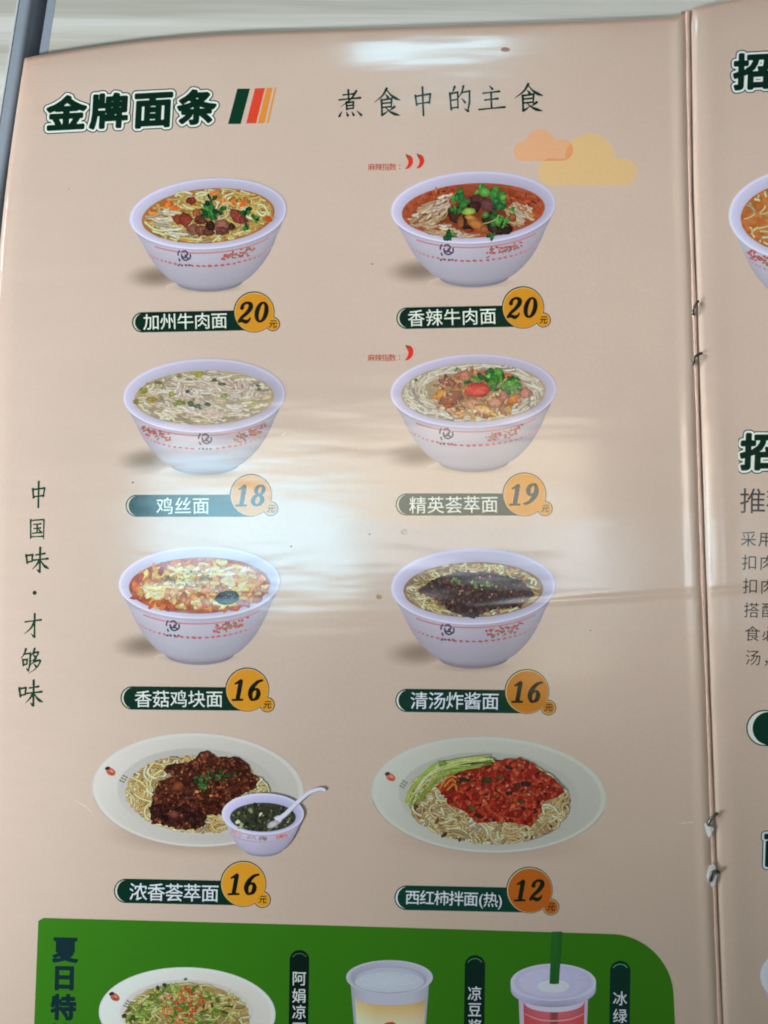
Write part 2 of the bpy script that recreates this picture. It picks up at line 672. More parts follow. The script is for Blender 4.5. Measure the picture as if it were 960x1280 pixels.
def put_brush(sh, ch, cx, cy, w, h, color, rot=0.0, z=None, weight=1.0, step=0.42):
    c, s = math.cos(rot), math.sin(rot)
    k = (w + h) / 200.0 * weight
    strokes = []
    for st in KAI[ch]:
        pts, wd_ = list(st[1:]), BRUSH[st[0]]
        n = len(pts)
        q = []
        for i, (x, y) in enumerate(pts):
            f = i / (n - 1) * (len(wd_) - 1)
            a = int(min(f, len(wd_) - 2))
            r = wd_[a] + (wd_[a + 1] - wd_[a]) * (f - a)
            x, y = (x - 50) / 100 * w, (y - 50) / 100 * h
            q.append((cx + x * c - y * s, cy + x * s + y * c, r * k))
        if n == 2 and st[0] in 'hv':
            m = [(q[0][i] + q[1][i]) / 2 for i in range(3)]
            m[2] = wd_[1] * k
            q = [q[0], tuple(m), q[1]]
        elif st[0] in 'pn':
            q = smooth_pts(q, 5)
        strokes.append(q)
    f = strokes_sdf(strokes)
    sh.sdf(f, (cx - w * .62, cy - h * .62, cx + w * .62, cy + h * .62), step, color, z)


def _ell(cx, cy, rx, ry, thick, thin, n=28):
    return [(cx + rx * math.cos(a), cy + ry * math.sin(a), thin + (thick - thin) * abs(math.cos(a)) ** 1.3)
            for a in [2 * math.pi * i / n for i in range(n + 1)]]


DIGIT = {
    '0': [_ell(30, 50, 19, 42, 8.5, 3)],
    '1': [[(32, 12, 8), (32, 88, 8)], [(10, 22, 2), (22, 16, 5), (32, 10, 7)], [(12, 94, 3.2), (52, 94, 3.2)]],
    '2': [smooth_pts([(12, 30, 7.5), (14, 16, 5), (28, 7, 4), (44, 14, 7.5), (47, 30, 8.5), (36, 52, 7), (18, 72, 5), (8, 88, 3)]),
          smooth_pts([(9, 90, 4.5), (22, 86, 6), (38, 92, 7), (50, 84, 3.5), (53, 74, 1.5)])],
    '6': [smooth_pts([(54, 9, 3.5), (36, 16, 5.5), (19, 40, 8.5), (14, 66, 9), (22, 90, 6), (32, 95, 3.5), (45, 86, 7.5), (48, 68, 8.5), (42, 52, 6), (32, 48, 3.5), (20, 58, 2.5)])],
    '8': [_ell(32, 27, 15, 20, 7, 3.2), _ell(30, 72, 19, 22, 8, 3.4)],
}
DIGIT['9'] = [[(60 - x, 100 - y, r) for x, y, r in s] for s in DIGIT['6']]


def put_number(sh, txt, cx, cy, w, h, color, rot=0.0, iso=0.0, z=None):
    """bold slanted serif figures filling about w x h"""
    n = len(txt)
    pitch = w / (n - 0.1)
    strokes = []
    c, s = math.cos(rot), math.sin(rot)
    for i, ch in enumerate(txt):
        ox = (i - (n - 1) / 2) * pitch
        k = pitch / 66.0
        for st in DIGIT[ch]:
            q = []
            for x, y, r in st:
                lx = ox + (x - 30) * k + (50 - y) / 100 * h * 0.2
                ly = (y - 50) / 100 * h
                q.append((cx + lx * c - ly * s, cy + lx * s + ly * c, r * (k + h / 100) / 2))
            strokes.append(q)
    sh.sdf(strokes_sdf(strokes), (cx - w * .75, cy - h * .7, cx + w * .75, cy + h * .7), 0.42, color, z, iso)

# ================================================================== tables under the menu
def build_tables():
    a, b = Vector(at(22, 0, 0.0)), Vector(at(6, 100, 0.0))
    d = (a - b).normalized()                # along the joint, away from the camera
    q = Vector((d.y, -d.x, 0))              # across it, to the right
    P0 = Vector(at(16.4, 35, 0.0))

    def prism(name, profile, mat, parent, half=0.8, smooth=False):
        n = len(profile)
        vs, fs = [], []
        for s in (-half, half):
            for u, z in profile:
                p = P0 + d * s + q * u
                vs.append((p.x, p.y, z))
        for i in range(n):
            j = (i + 1) % n
            fs.append((i, j, n + j, n + i))
        fs.append(tuple(reversed(range(n))))
        fs.append(tuple(range(n, 2 * n)))
        return raw_mesh(name, vs, fs, mat, parent, smooth)

    def box(u0, u1, z1=0.0, z0=-0.025):
        return [(u0, z0), (u0, z1), (u1, z1), (u1, z0)]

    far = empty('table', P0 - q * 0.3)
    tag(far, 'second pale wood table past the dark gap, at the top left corner', 'table', 'tables pushed together')
    near = empty('table', P0 + q * 0.3)
    tag(near, 'pale wood grain table lying directly under the open menu', 'table', 'tables pushed together')

    def part(name, prof, mat, parent):
        o = prism(name, prof, mat, None)
        o.parent = parent
        o.matrix_parent_inverse = Matrix.Translation(-Vector(parent.location))
        return o
    part('tabletop', box(-0.7, -0.0001), WOOD, far)
    part('seam_strip', box(0.0, 0.0006, 0.0002), PALE_SEAM, far)
    r = 0.0026
    prof = [(0.0007, -0.025), (0.0007, 0.0)]
    for k in range(9):
        t = math.pi / 2 * k / 8
        prof.append((0.0030 + r * math.sin(t), -r + r * math.cos(t)))
    prof.append((0.0030 + r, -0.025))
    part('edge_band', prof, GREY_BAND, far)
    part('edge_band', [(0.0099, -0.025), (0.0099, -0.0007), (0.0104, 0.0), (0.0131, 0.0), (0.0131, -0.025)], GREY_BAND, near)
    part('tabletop', box(0.0132, 1.1), WOOD, near)


build_tables()

# ================================================================== the menu
MENU = empty('menu', (0, 0, 0))
tag(MENU, 'open glossy peach menu with noodle dishes, stapled along its spine', 'menu')

SPINE = [(-60, 858.5), (14, 860.5), (240, 863.8), (360, 868), (530, 873.5), (690, 878.5), (820, 883.5), (950, 888.5), (1090, 893.5), (1280, 901), (1560, 913)]


def spine_x(y):
    return float(np.interp(y, [p[0] for p in SPINE], [p[1] for p in SPINE]))


LEFT_EDGE = [(60, 33), (75, 30.5), (115, 24), (190, 13), (255, 5), (305, 0), (420, -8), (640, -15), (900, -22), (1280, -30), (1560, -38)]


def left_x(y):
    return float(np.interp(y, [p[0] for p in LEFT_EDGE], [p[1] for p in LEFT_EDGE]))


TOP_L = [(-40, 95), (31, 73), (40, 70.5), (65, 66), (130, 56.5), (200, 47.5), (290, 41), (400, 37.5), (600, 31), (750, 26), (845, 21.5), (856, 17), (864, 17)]
TOP_R = [(856, 16), (864, 13), (870, 10), (900, 3), (960, -9), (1250, -38), (1800, -80)]


def top_y(x, tab):
    return float(np.interp(x, [p[0] for p in tab], [p[1] for p in tab]))


WEAR = np.array(lin((222, 176, 146)))


def page_sheet(name, left, label):
    sh = Sheet()
    rng = random.Random(5 if left else 6)
    if left:
        S = [0, .006, .014, .03, .07] + [0.12 + i * 0.055 for i in range(15)] + [.93, .945, .958, .968, .974, .979, .983, .987, .990, .993, .996, .998, 1.0]
    else:
        S = [0, .002, .004, .007, .010, .014, .018, .023, .03, .04, .055, .08] + [0.12 + i * 0.055 for i in range(16)] + [1.0]
    T = [0, .004, .01, .02, .04] + [0.06 + i * 0.0235 for i in range(40)] + [1.0]
    ids = []
    for t in T:
        row = []
        for s in S:
            y = 20 + t * 1530
            for _ in range(4):
                if left:
                    x0, x1 = left_x(y), spine_x(y) - 2.5
                else:
                    x0, x1 = spine_x(y) + 2.5, 1790
                x = x0 + (x1 - x0) * s
                ty = top_y(x, TOP_L if left else TOP_R)
                y = ty + t * (1550 - ty)
            d = (spine_x(y) - 2.5 - x) if left else (x - spine_x(y) - 2.5)
            wob = 1 + 0.35 * math.sin(y * 0.013) + 0.25 * math.sin(y * 0.047 + 1.3)
            if left:
                dz = -0.00035 * math.exp(-(d / 3.4) ** 2) + 0.00015 * wob * math.exp(-((d - 11) / 6.0) ** 2)
            else:
                dz = -0.00045 * math.exp(-(d / 4.0) ** 2) + 0.00016 * wob * math.exp(-((d - 22) / 13.0) ** 2)
            el = (x - left_x(y)) if left else 1e3
            et = y - ty
            dz -= 0.0006 * math.exp(-(el / 9.0) ** 2) + 0.0005 * math.exp(-(et / 10.0) ** 2)
            w = 0.5 * math.exp(-el / 9.0) * rng.uniform(.3, 1.0) + 0.7 * math.exp(-et / 8.0) * rng.uniform(.4, 1.0)
            if left:
                w += 0.5 * math.exp(-((x - 45) / 25) ** 2 - ((y - 100) / 40) ** 2) * rng.uniform(.4, 1)
            w += 0.15 * math.exp(-d / 6.0)
            row.append(sh.add(x, y, PAGE_Z + dz, mixc(PAGE_INK, WEAR, min(.9, w))))
        ids.append(row)
    for j in range(len(T) - 1):
        for i in range(len(S) - 1):
            sh.face(ids[j][i], ids[j][i + 1], ids[j + 1][i + 1], ids[j + 1][i])
    # cut edges of the leaves below
    ring = [r[0] for r in ids[::-1]] + ids[0][1:] + [r[-1] for r in ids[1:]] + ids[-1][-2:0:-1]
    low = [sh.add(sh.v[i][0], sh.v[i][1], 0.0002, mixc(PAGE_INK, WEAR, .45)) for i in ring]
    for k in range(len(ring)):
        q = (k + 1) % len(ring)
        sh.face(ring[k], low[k], low[q], ring[q])
    o = sh.build(name, MENU, label)
    # side walls keep their own direction; the sheet itself is smooth
    o.data.polygons.foreach_set('use_smooth', [True] * ((len(T) - 1) * (len(S) - 1)) + [False] * len(ring))
    return o


page_sheet('page', True, 'left page with ten dishes in two columns')
page_sheet('page', False, 'right page running out of view')


def build_spine():
    ys = list(range(14, 1560, 12))
    vs, fs = [], []
    n = 8
    for y in ys:
        c = spine_x(y)
        wv = 2.7 + 0.3 * math.sin(y * 0.02) + 0.25 * math.sin(y * 0.071)
        for k in range(n + 1):
            a = math.pi * k / n
            z = PAGE_Z - 0.00045 + 0.00035 * math.sin(a) ** 0.7
            vs.append(at(c - 0.7 - math.cos(a) * wv, y + (0.6 if k % 2 else 0), z))
    for j in range(len(ys) - 1):
        for k in range(n):
            a = j * (n + 1) + k
            fs.append((a, a + n + 1, a + n + 2, a + 1))
    raw_mesh('spine_fold', vs, fs, FOLD, MENU, True)
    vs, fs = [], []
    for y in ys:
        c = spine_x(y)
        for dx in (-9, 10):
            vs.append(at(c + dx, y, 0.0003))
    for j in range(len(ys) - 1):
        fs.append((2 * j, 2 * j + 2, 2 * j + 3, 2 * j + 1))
    raw_mesh('gutter', vs, fs, GUTTER, MENU)  # sheet under the spine gap, its shade put into the colour


build_spine()


def tube(name, pts, r, mat, parent, n=8, label=None):
    pts = [Vector(p) for p in smooth_pts([tuple(p) for p in pts], 5)]
    vs, fs = [], []
    m = len(pts)
    for i, p in enumerate(pts):
        t = (pts[min(m - 1, i + 1)] - pts[max(0, i - 1)]).normalized()
        u = t.cross(Vector((0.3, 0.1, 1))).normalized()
        v = t.cross(u)
        rr = r * (0.6 if i in (0, m - 1) else 1)
        for k in range(n):
            a = 2 * math.pi * k / n
            q = p + u * math.cos(a) * rr + v * math.sin(a) * rr
            vs.append(tuple(q))
    for i in range(m - 1):
        for k in range(n):
            q = (k + 1) % n
            fs.append((i * n + k, i * n + q, (i + 1) * n + q, (i + 1) * n + k))
    fs.append(tuple(reversed(range(n))))
    fs.append(tuple(range((m - 1) * n, m * n)))
    o = raw_mesh(name, vs, fs, mat, parent, True)
    if label:
        o['label'] = label
    return o


def P(x, y, dz):
    return at(x, y, PAGE_Z + dz)


tube('staple', [P(873.5, 376, .0006), P(870.5, 379, .0010), P(867, 386, .0009), P(866, 392, .0003), P(868.5, 397, -.0006), P(870, 430, -.0006),
                P(868.5, 446, -.0006), P(866, 455, .0004), P(868, 447, .0010), P(873, 443, .0010), P(878, 441, .0005)], 0.00038, STEEL, MENU,
     label='upper staple with greenish bent prongs')
tube('staple', [P(897, 1016, .0006), P(893.5, 1019, .0011), P(888.5, 1024, .0011), P(885.5, 1031, .0004), P(888, 1037, -.0006), P(892, 1070, -.0006),
                P(889.5, 1088, -.0006), P(888.8, 1101, .0003), P(889, 1092, .0010), P(895, 1089, .0012), P(900, 1091, .0004)], 0.00042, STEEL, MENU,
     label='lower staple in torn white paper')


def flake(pts):
    top = [P(x, y, z) for x, y, z in pts]
    n = len(top)
    vs = top + [(a, b, c - 0.00012) for a, b, c in top]
    fs = [tuple(range(n)), tuple(reversed(range(n, 2 * n)))] + [(i, n + i, n + (i + 1) % n, (i + 1) % n) for i in range(n)]
    raw_mesh('torn_paper', vs, fs, TORN, MENU)


flake([(880.5, 1029, .0003), (885, 1031, .0005), (893, 1036, .0005), (889, 1042, .0006), (886.5, 1048, .0005), (883, 1040, .0003)])
flake([(886, 1082, .0005), (891, 1080, .0006), (895, 1084, .0006), (893.5, 1090, .0005), (888, 1090, .0005), (885, 1103, .0005), (883, 1095, .0003)])
flake([(893.5, 1094, .0005), (896.5, 1093, .0006), (893.5, 1106, .0006), (889, 1109, .0005), (888, 1105, .0005)])

# ================================================================== printed lettering and ornaments
DARK, CREAM = (4, 42, 32), (186, 194, 180)


def outlined(sh, glyphs, fill=(4, 40, 30), white=(222, 228, 222), dark=(20, 52, 52), f=2.15, w=4.7, d=6.0, step=0.55):
    """heavy letters with a white edge and a thin dark line round it"""
    box = [min(g[1] - g[3] * .72 for g in glyphs), min(g[2] - g[4] * .72 for g in glyphs),
           max(g[1] + g[3] * .72 for g in glyphs), max(g[2] + g[4] * .72 for g in glyphs)]
    fns = [glyph_sdf(*g) for g in glyphs]
    for fn, g in zip(fns, glyphs):
        b = (g[1] - g[3] * .72, g[2] - g[4] * .72, g[1] + g[3] * .72, g[2] + g[4] * .72)
        sh.sdf(fn, b, step, dark, Z.next(), d)
    for fn, g in zip(fns, glyphs):
        b = (g[1] - g[3] * .7, g[2] - g[4] * .7, g[1] + g[3] * .7, g[2] + g[4] * .7)
        sh.sdf(fn, b, step, white, Z.next(), w)
    for fn, g in zip(fns, glyphs):
        b = (g[1] - g[3] * .62, g[2] - g[4] * .62, g[1] + g[3] * .62, g[2] + g[4] * .62)
        sh.sdf(fn, b, step, fill, Z.next(), f)


Z.reset()
ref(192, 181, 171)
sh = Sheet()
R1 = math.atan2(134 - 142.5, 246 - 82.5)
outlined(sh, [('金', 83, 141.5, 50, 44, R1, .1), ('牌', 136.5, 138.5, 48, 44, R1, .1), ('面', 191.5, 136.3, 50, 47, R1, .1), ('条', 246, 133.8, 49, 44, R1, .1)])
sh.build('heading', MENU, 'dark green outlined heading at the top left')

Z.reset()
sh = Sheet()
for pts, c in (((( 296.7, 110.8), (312.5, 110.8), (300.8, 155), (285, 155)), (8, 55, 38)), (((318.7, 110.5), (331.2, 110), (320, 154.2), (307.5, 154.2)), (205, 70, 48)),
               (((333.3, 110), (340.8, 109.6), (330.4, 154), (322, 154.4)), (222, 140, 58)), (((343.3, 109.4), (345.8, 109.2), (335.8, 153.6), (333.3, 153.8)), (222, 150, 70))):
    sh.poly(pts, c)
sh.build('stripe_ornament', MENU)

Z.reset()
sh = Sheet()
for ch, x, y, w, h in (('煮', 437, 128.5, 34, 36), ('食', 483.5, 128, 36, 38), ('中', 529, 126.5, 32, 37), ('的', 574.5, 124.5, 33, 36), ('主', 614, 122.5, 36, 33), ('食', 660.5, 122.5, 39, 38)):
    put_brush(sh, ch, x, y, w, h, (14, 46, 36), -0.035, weight=.92)
sh.build('slogan', MENU, 'handwritten style line across the top')

Z.reset()
sh = Sheet()
for ch, x, y, w, h in (('中', 48.4, 618, 25, 34), ('国', 46.4, 660.5, 23, 28), ('味', 46.2, 700, 31, 33), ('才', 41.2, 782, 26, 32), ('够', 38.5, 826, 27, 32), ('味', 38, 866.5, 32, 34)):
    put_brush(sh, ch, x, y, w, h, (16, 62, 44), 0.02, weight=1.02)
sh.sdf(circle_sdf(43.2, 741, 2.6), (39, 737, 47, 745), .4, (40, 50, 44))
sh.build('slogan', MENU, 'handwritten style column beside the left edge')

Z.reset()
sh = Sheet()
tan = union(circle_sdf(737.5, 198, 31.2), circle_sdf(779, 215, 17), circle_sdf(689.5, 214.5, 17), lambda X, Y: np.maximum(np.abs(X - 734) - 45, np.abs(Y - 215) - 16.6))
org = union(circle_sdf(675.6, 181, 19.5), circle_sdf(703, 187.5, 13.4), circle_sdf(654, 189, 12.2), lambda X, Y: np.maximum(np.abs(X - 678) - 24, np.abs(Y - 191) - 10.2))
sh.sdf(tan, (668, 162, 800, 236), .8, (207, 183, 136))
sh.sdf(org, (636, 156, 722, 206), .8, (221, 168, 132))
both = lambda X, Y: np.maximum(tan(X, Y), org(X, Y))
sh.sdf(both, (665, 156, 722, 206), .7, (208, 152, 104))
sh.build('cloud_ornament', MENU)


def chili(cx, cy, k):
    return [smooth_pts([(cx - 2 * k, cy - 7 * k, 1.6 * k), (cx + 1 * k, cy - 5 * k, 3.0 * k), (cx + 2.4 * k, cy, 2.9 * k), (cx, cy + 5.5 * k, 2.0 * k), (cx - 4 * k, cy + 8.4 * k, .5 * k)])]


for y, x0, x1, pods in ((208.5, 464.5, 491, ((511, 202.5, 1.0), (525, 201.8, 1.0))), (447, 464, 490.5, ((511, 441, 1.08),))):
    Z.reset()
    sh = Sheet()
    text_row(sh, '麻辣指数', (x0, y + .3), (x1, y), 9.6, (168, 84, 66), .1, .35)
    for dy in (-2, 2):
        sh.sdf(circle_sdf(499.5, y + dy, .8), (498, y + dy - 2, 501, y + dy + 2), .35, (168, 84, 66))
    for cx, cy, k in pods:
        sh.sdf(strokes_sdf(chili(cx, cy, k)), (cx - 9, cy - 11, cx + 8, cy + 12), .4, (203, 52, 40))
        sh.sdf(strokes_sdf([[(cx - 3.4, cy - 9.5, .7), (cx - .6, cy - 6.6, 1.3)]]), (cx - 7, cy - 12, cx + 3, cy - 3), .35, (70, 88, 44))
    sh.build('spice_mark', MENU, 'spice mark with two red chilli pods' if len(pods) == 2 else 'spice mark with a single red chilli pod')

ORANGE = (198, 142, 38)


def badge(txt, price, left, top, bottom, circ, small, t0, t1, size, page, num=(38, 28), label=None, slope=-0.02, orange=ORANGE):
    ref(*page)
    Z.reset()
    r = (bottom - top) / 2
    cy = (top + bottom) / 2
    x1, y1 = circ[0], cy + slope * (circ[0] - left - r)
    sh = Sheet()
    box = (left - 4, min(cy, y1) - r - 4, x1 + 4, max(cy, y1) + r + 4)
    sh.sdf(pill_sdf(left + r, cy, x1, y1, r), box, .7, DARK)
    rr = r - 1.5
    sh.sdf(pill_sdf(left + r, cy, left + r + 12, cy + slope * 12, rr), (left - 2, cy - r - 2, left + 2.4 * r + 16, cy + r + 2), .5, CREAM)
    sh.sdf(pill_sdf(left + r + 2.9, cy + slope * 2.9, x1, y1, r - .9), box, .6, DARK)
    text_row(sh, txt, t0, t1, size, (212, 228, 222), .08, .42)
    o = sh.build('name_badge', MENU, label + ' name badge')
    tg = Sheet()
    cx, cc, cr = circ
    sx, sy, sr = small
    fn = union(circle_sdf(cx, cc, cr), circle_sdf(sx, sy, sr))
    b = (cx - cr - 5, cc - cr - 5, sx + sr + 5, max(cc + cr, sy + sr) + 5)
    tg.sdf(fn, b, .6, (20, 50, 30), iso=0.5)
    tg.sdf(union(circle_sdf(cx + .3, cc + .3, cr), circle_sdf(sx, sy, sr)), b, .6, (206, 186, 140), iso=-0.6)
    tg.sdf(union(circle_sdf(cx + .5, cc + .5, cr), circle_sdf(sx, sy, sr)), b, .6, orange, iso=-1.1)
    tg.build('price_disc', o)
    nm = Sheet()
    put_number(nm, price, cx - .5, cc + .3, num[0], num[1], (8, 22, 12), -0.02, 0.45)
    put_glyph(nm, '元', sx + .4, sy - .3, 10.5, 10.5, (16, 30, 14), 0, .2, .35, skew=.15)
    nm.build('price', o)


badge('加州牛肉面', '20', 165, 390.3, 415.6, (317.5, 390, 25.2), (341, 405, 8.6), (189.3, 402.3), (274, 400.5), 21.5, (194, 183, 173), label='first row left dish')
badge('香辣牛肉面', '20', 495.4, 384.3, 411.2, (653.7, 384.3, 26), (679.2, 400, 8.8), (520.3, 397.6), (610, 395), 22, (194, 183, 172), label='first row right dish')
badge('鸡丝面', '18', 157, 618.4, 646, (313.6, 619, 26), (338.5, 636, 8.8), (206, 632.4), (251.2, 632), 22.5, (198, 188, 179), label='second row left dish', slope=0.0)
badge('精英荟萃面', '19', 494.5, 616.8, 644.4, (655.5, 618, 27), (681.3, 635.8, 9), (522.3, 631.4), (612, 630.3), 22.5, (193, 184, 175), label='second row right dish', slope=0.0)
badge('香菇鸡块面', '16', 150.6, 857.9, 887, (309, 862, 27), (334, 881, 9), (179, 873.6), (268, 873.6), 22.5, (188, 178, 168), label='third row left dish', slope=0.01)
badge('清汤炸酱面', '16', 494.2, 861, 890, (658.6, 864.4, 27.5), (685.6, 884.6, 9.2), (524, 875.6), (613, 876.4), 23, (160, 146, 134), label='third row right dish', slope=0.012, orange=(150, 96, 26))
badge('浓香荟萃面', '16', 142.4, 1098.4, 1128.8, (304, 1104.8, 28.3), (328, 1124.5, 10), (172.8, 1114.6), (262.5, 1116.4), 23.5, (180, 168, 156), label='fourth row left dish', slope=0.02)
badge('西红柿拌面', '12', 493, 1106.8, 1137.6, (661.8, 1112.6, 28.6), (688.6, 1133.8, 10), (515.6, 1121.6), (588.6, 1123.6), 19.5, (144, 129, 117), label='fourth row right dish', slope=0.02, orange=(134, 68, 20))
_b = [o for o in COL.objects if o.get('label') == 'fourth row right dish name badge'][0]
Z.reset(3.2e-4)
sh = Sheet()
for ch, x, y in (('(', 601.5, 1123.6), ('热', 613.3, 1124.6), (')', 625, 1125)):
    put_glyph(sh, ch, x, y, 19.5, 19.5, (212, 228, 222), .02, .08, .4)
sh.build('note', _b)

# ---- right page lettering
ref(190, 176, 163)
Z.reset()
sh = Sheet()
outlined(sh, [('招', 940.5, 89, 47, 46, -.05, .08)])
sh.build('heading', MENU, 'outlined heading cut by the right edge, at the top')
Z.reset()
sh = Sheet()
ref(196, 182, 170)
outlined(sh, [('招', 949.5, 564.5, 48, 47, -.01, .05)])
sh.build('heading', MENU, 'outlined heading cut by the right edge, above the paragraph')
Z.reset()
sh = Sheet()
ref(160, 146, 132)
outlined(sh, [('面', 977, 1062, 46, 44, .03, 0)])
sh.build('heading', MENU, 'outlined heading of which only the left edge shows')
Z.reset()
ref(190, 178, 165)
sh = Sheet()
text_row(sh, '推荐', (941, 626), (974, 626.5), 34, (64, 62, 58), .05, .5)
for y, x, t in ((673.5, 935.5, '采用'), (703, 937, '扣肉'), (732.5, 938, '扣肉'), (762.5, 939.5, '搭配'), (792, 940.5, '食必'), (822, 941.5, '汤，')):
    text_row(sh, t, (x, y), (x + 22, y + .6), 20.5, (62, 62, 60), .0, .42)
sh.build('paragraph', MENU, 'grey paragraph beside the right edge')
Z.reset()
ref(165, 150, 137)
sh = Sheet()
sh.sdf(pill_sdf(955.5, 910, 1150, 916, 22.6), (928, 884, 1176, 942), .8, DARK)
sh.sdf(pill_sdf(955.5, 910, 990, 911, 21.0), (930, 886, 1016, 936), .7, CREAM)
sh.sdf(pill_sdf(961.5, 910.5, 1150, 916, 20.8), (938, 886, 1176, 940), .7, DARK)
sh.build('name_badge', MENU, 'badge cut by the right edge')

# ---- green panel at the bottom
Z.reset()
ref(190, 178, 167)
sh = Sheet()


def panel(X, Y):
    top = np.interp(X, [40, 400, 780, 860], [1147, 1156.5, 1168, 1171])
    left = 48 - (Y - 1147) * 0.04
    right = 842 + (Y - 1245) * 0.05
    r = 72.0
    dx, dy = X - (right - r), (top + r) - Y
    corner = np.where((dx > 0) & (dy > 0), np.hypot(dx, dy) - r, -1e3)
    return np.maximum(np.maximum(top - Y, left - X), np.maximum(X - right, corner))


sh.sdf(panel, (36, 1140, 866, 1500), 6.0, (50, 118, 24))
# a finer border so that its corner stays round
sh.build('green_panel', MENU)
GREEN_TOP = Z.v

Z.reset(4e-5)
sh = Sheet()
for ch, x, y in (('夏', 81.5, 1187), ('日', 80.3, 1222), ('特', 79.2, 1259), ('饮', 78, 1296)):
    put_glyph(sh, ch, x, y, 32, 33, (12, 44, 50), .02, 1.4, .5)
sh.build('heading', MENU, 'dark rounded heading down the green panel')
for x0, x1, top, txt, ys, page in ((362, 386.4, 1187.5, '阿娟凉面', (1223, 1244.6, 1265, 1286), (170, 156, 146)), (581, 606.4, 1194, '凉豆浆', (1241.8, 1262, 1283), (142, 126, 115)),
                                   (762.6, 788, 1201, '冰绿茶', (1248, 1270, 1291), (120, 105, 95))):
    ref(*page)
    Z.reset(4e-5)
    sh = Sheet()
    r, cx = (x1 - x0) / 2, (x0 + x1) / 2
    sh.sdf(pill_sdf(cx, top + r, cx - 2, top + 150, r), (x0 - 5, top - 3, x1 + 3, top + 168), .8, (2, 26, 20))
    sh.sdf(lambda X, Y: np.abs(np.hypot(X - cx, Y - top - r - 2) - r + 2.2) - .5 + np.maximum(0, Y - top - r * .7) * 3, (x0, top, x1, top + r * 1.4), .4, (54, 100, 70))
    for ch, y in zip(txt, ys):
        put_glyph(sh, ch, cx - .3, y, 18.5, 19, (200, 212, 200), .01, .1, .42)
    sh.build('drink_badge', MENU, {'阿': 'badge right of the cold noodle plate', '凉': 'badge between the two cups', '冰': 'badge right of the cup with a straw'}[txt[0]])

# ---- handling marks on the sheet
ref(196, 184, 171)
Z.reset(1.2e-5)
for x, y, a, b, r, c in ((632, 62, 6, 3, 0, (140, 84, 58)), (474, 746, 4.2, 3, .4, (168, 132, 90)), (462, 668, 1.3, 1.1, 0, (90, 90, 92)), (364, 683, 1.6, 1.3, 0, (90, 96, 100)),
                         (166, 603, 1.3, 1.1, 0, (80, 84, 84)), (465, 330, 2, 1.2, .3, (160, 148, 136)), (738, 788, 1, .9, 0, (120, 108, 98)), (86, 236, 1.4, 1, 0, (170, 156, 145)), (505, 665, 5, 4, 0, (182, 168, 154)),
                         (899, 838, 1.8, 1.4, .5, (120, 104, 92)), (52, 1190, 1.1, 1, 0, (150, 60, 50))):
    sh = Sheet()
    sh.blob(x, y, a, b, c, r, 9, .15, .96, 1.0)
    sh.build('stain', MENU)
for pts, w in ((((240, 566), (245, 561), (250, 556.5)), .9), (((520, 583), (535, 578), (549, 572)), .7), (((883, 452), (895, 447), (908, 451)), .8), (((92, 1000), (108, 1009), (118, 1020)), .5),
               (((905, 1203), (915, 1202), (925, 1203)), .6), (((858, 470), (862, 480)), .8), (((848, 1030), (862, 1028), (874, 1028)), .6), (((352, 545), (357, 541)), .8), (((640, 300), (652, 306)), .4)):
    sh = Sheet()
    sh.ribbon(smooth_pts(list(pts), 4), w, (222, 215, 206), .97, 1.0, True)
    sh.build('scratch', MENU)

# ================================================================== printed dish photographs
def clipc(c):
    return tuple(np.clip(np.asarray(c, float), 0, 255))


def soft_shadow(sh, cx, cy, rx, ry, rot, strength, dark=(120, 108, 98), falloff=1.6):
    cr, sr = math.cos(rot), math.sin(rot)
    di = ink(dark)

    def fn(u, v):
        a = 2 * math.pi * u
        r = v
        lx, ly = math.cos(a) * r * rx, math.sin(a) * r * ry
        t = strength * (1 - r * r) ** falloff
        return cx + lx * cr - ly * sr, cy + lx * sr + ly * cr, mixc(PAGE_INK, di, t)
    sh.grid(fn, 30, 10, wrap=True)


PROFILE = [(.10, .97, .88), (.35, .925, .80), (.60, .865, .73), (.80, .83, .68), (1.07, .768, .60), (1.30, .702, .54), (1.50, .628, .47), (1.68, .545, .41), (1.78, .47, .36), (1.80, .445, .345), (1.88, .43, .33)]


def prof(yc):
    ys = [p[0] for p in PROFILE]
    return float(np.interp(yc, ys, [p[1] for p in PROFILE])), float(np.interp(yc, ys, [p[2] for p in PROFILE]))


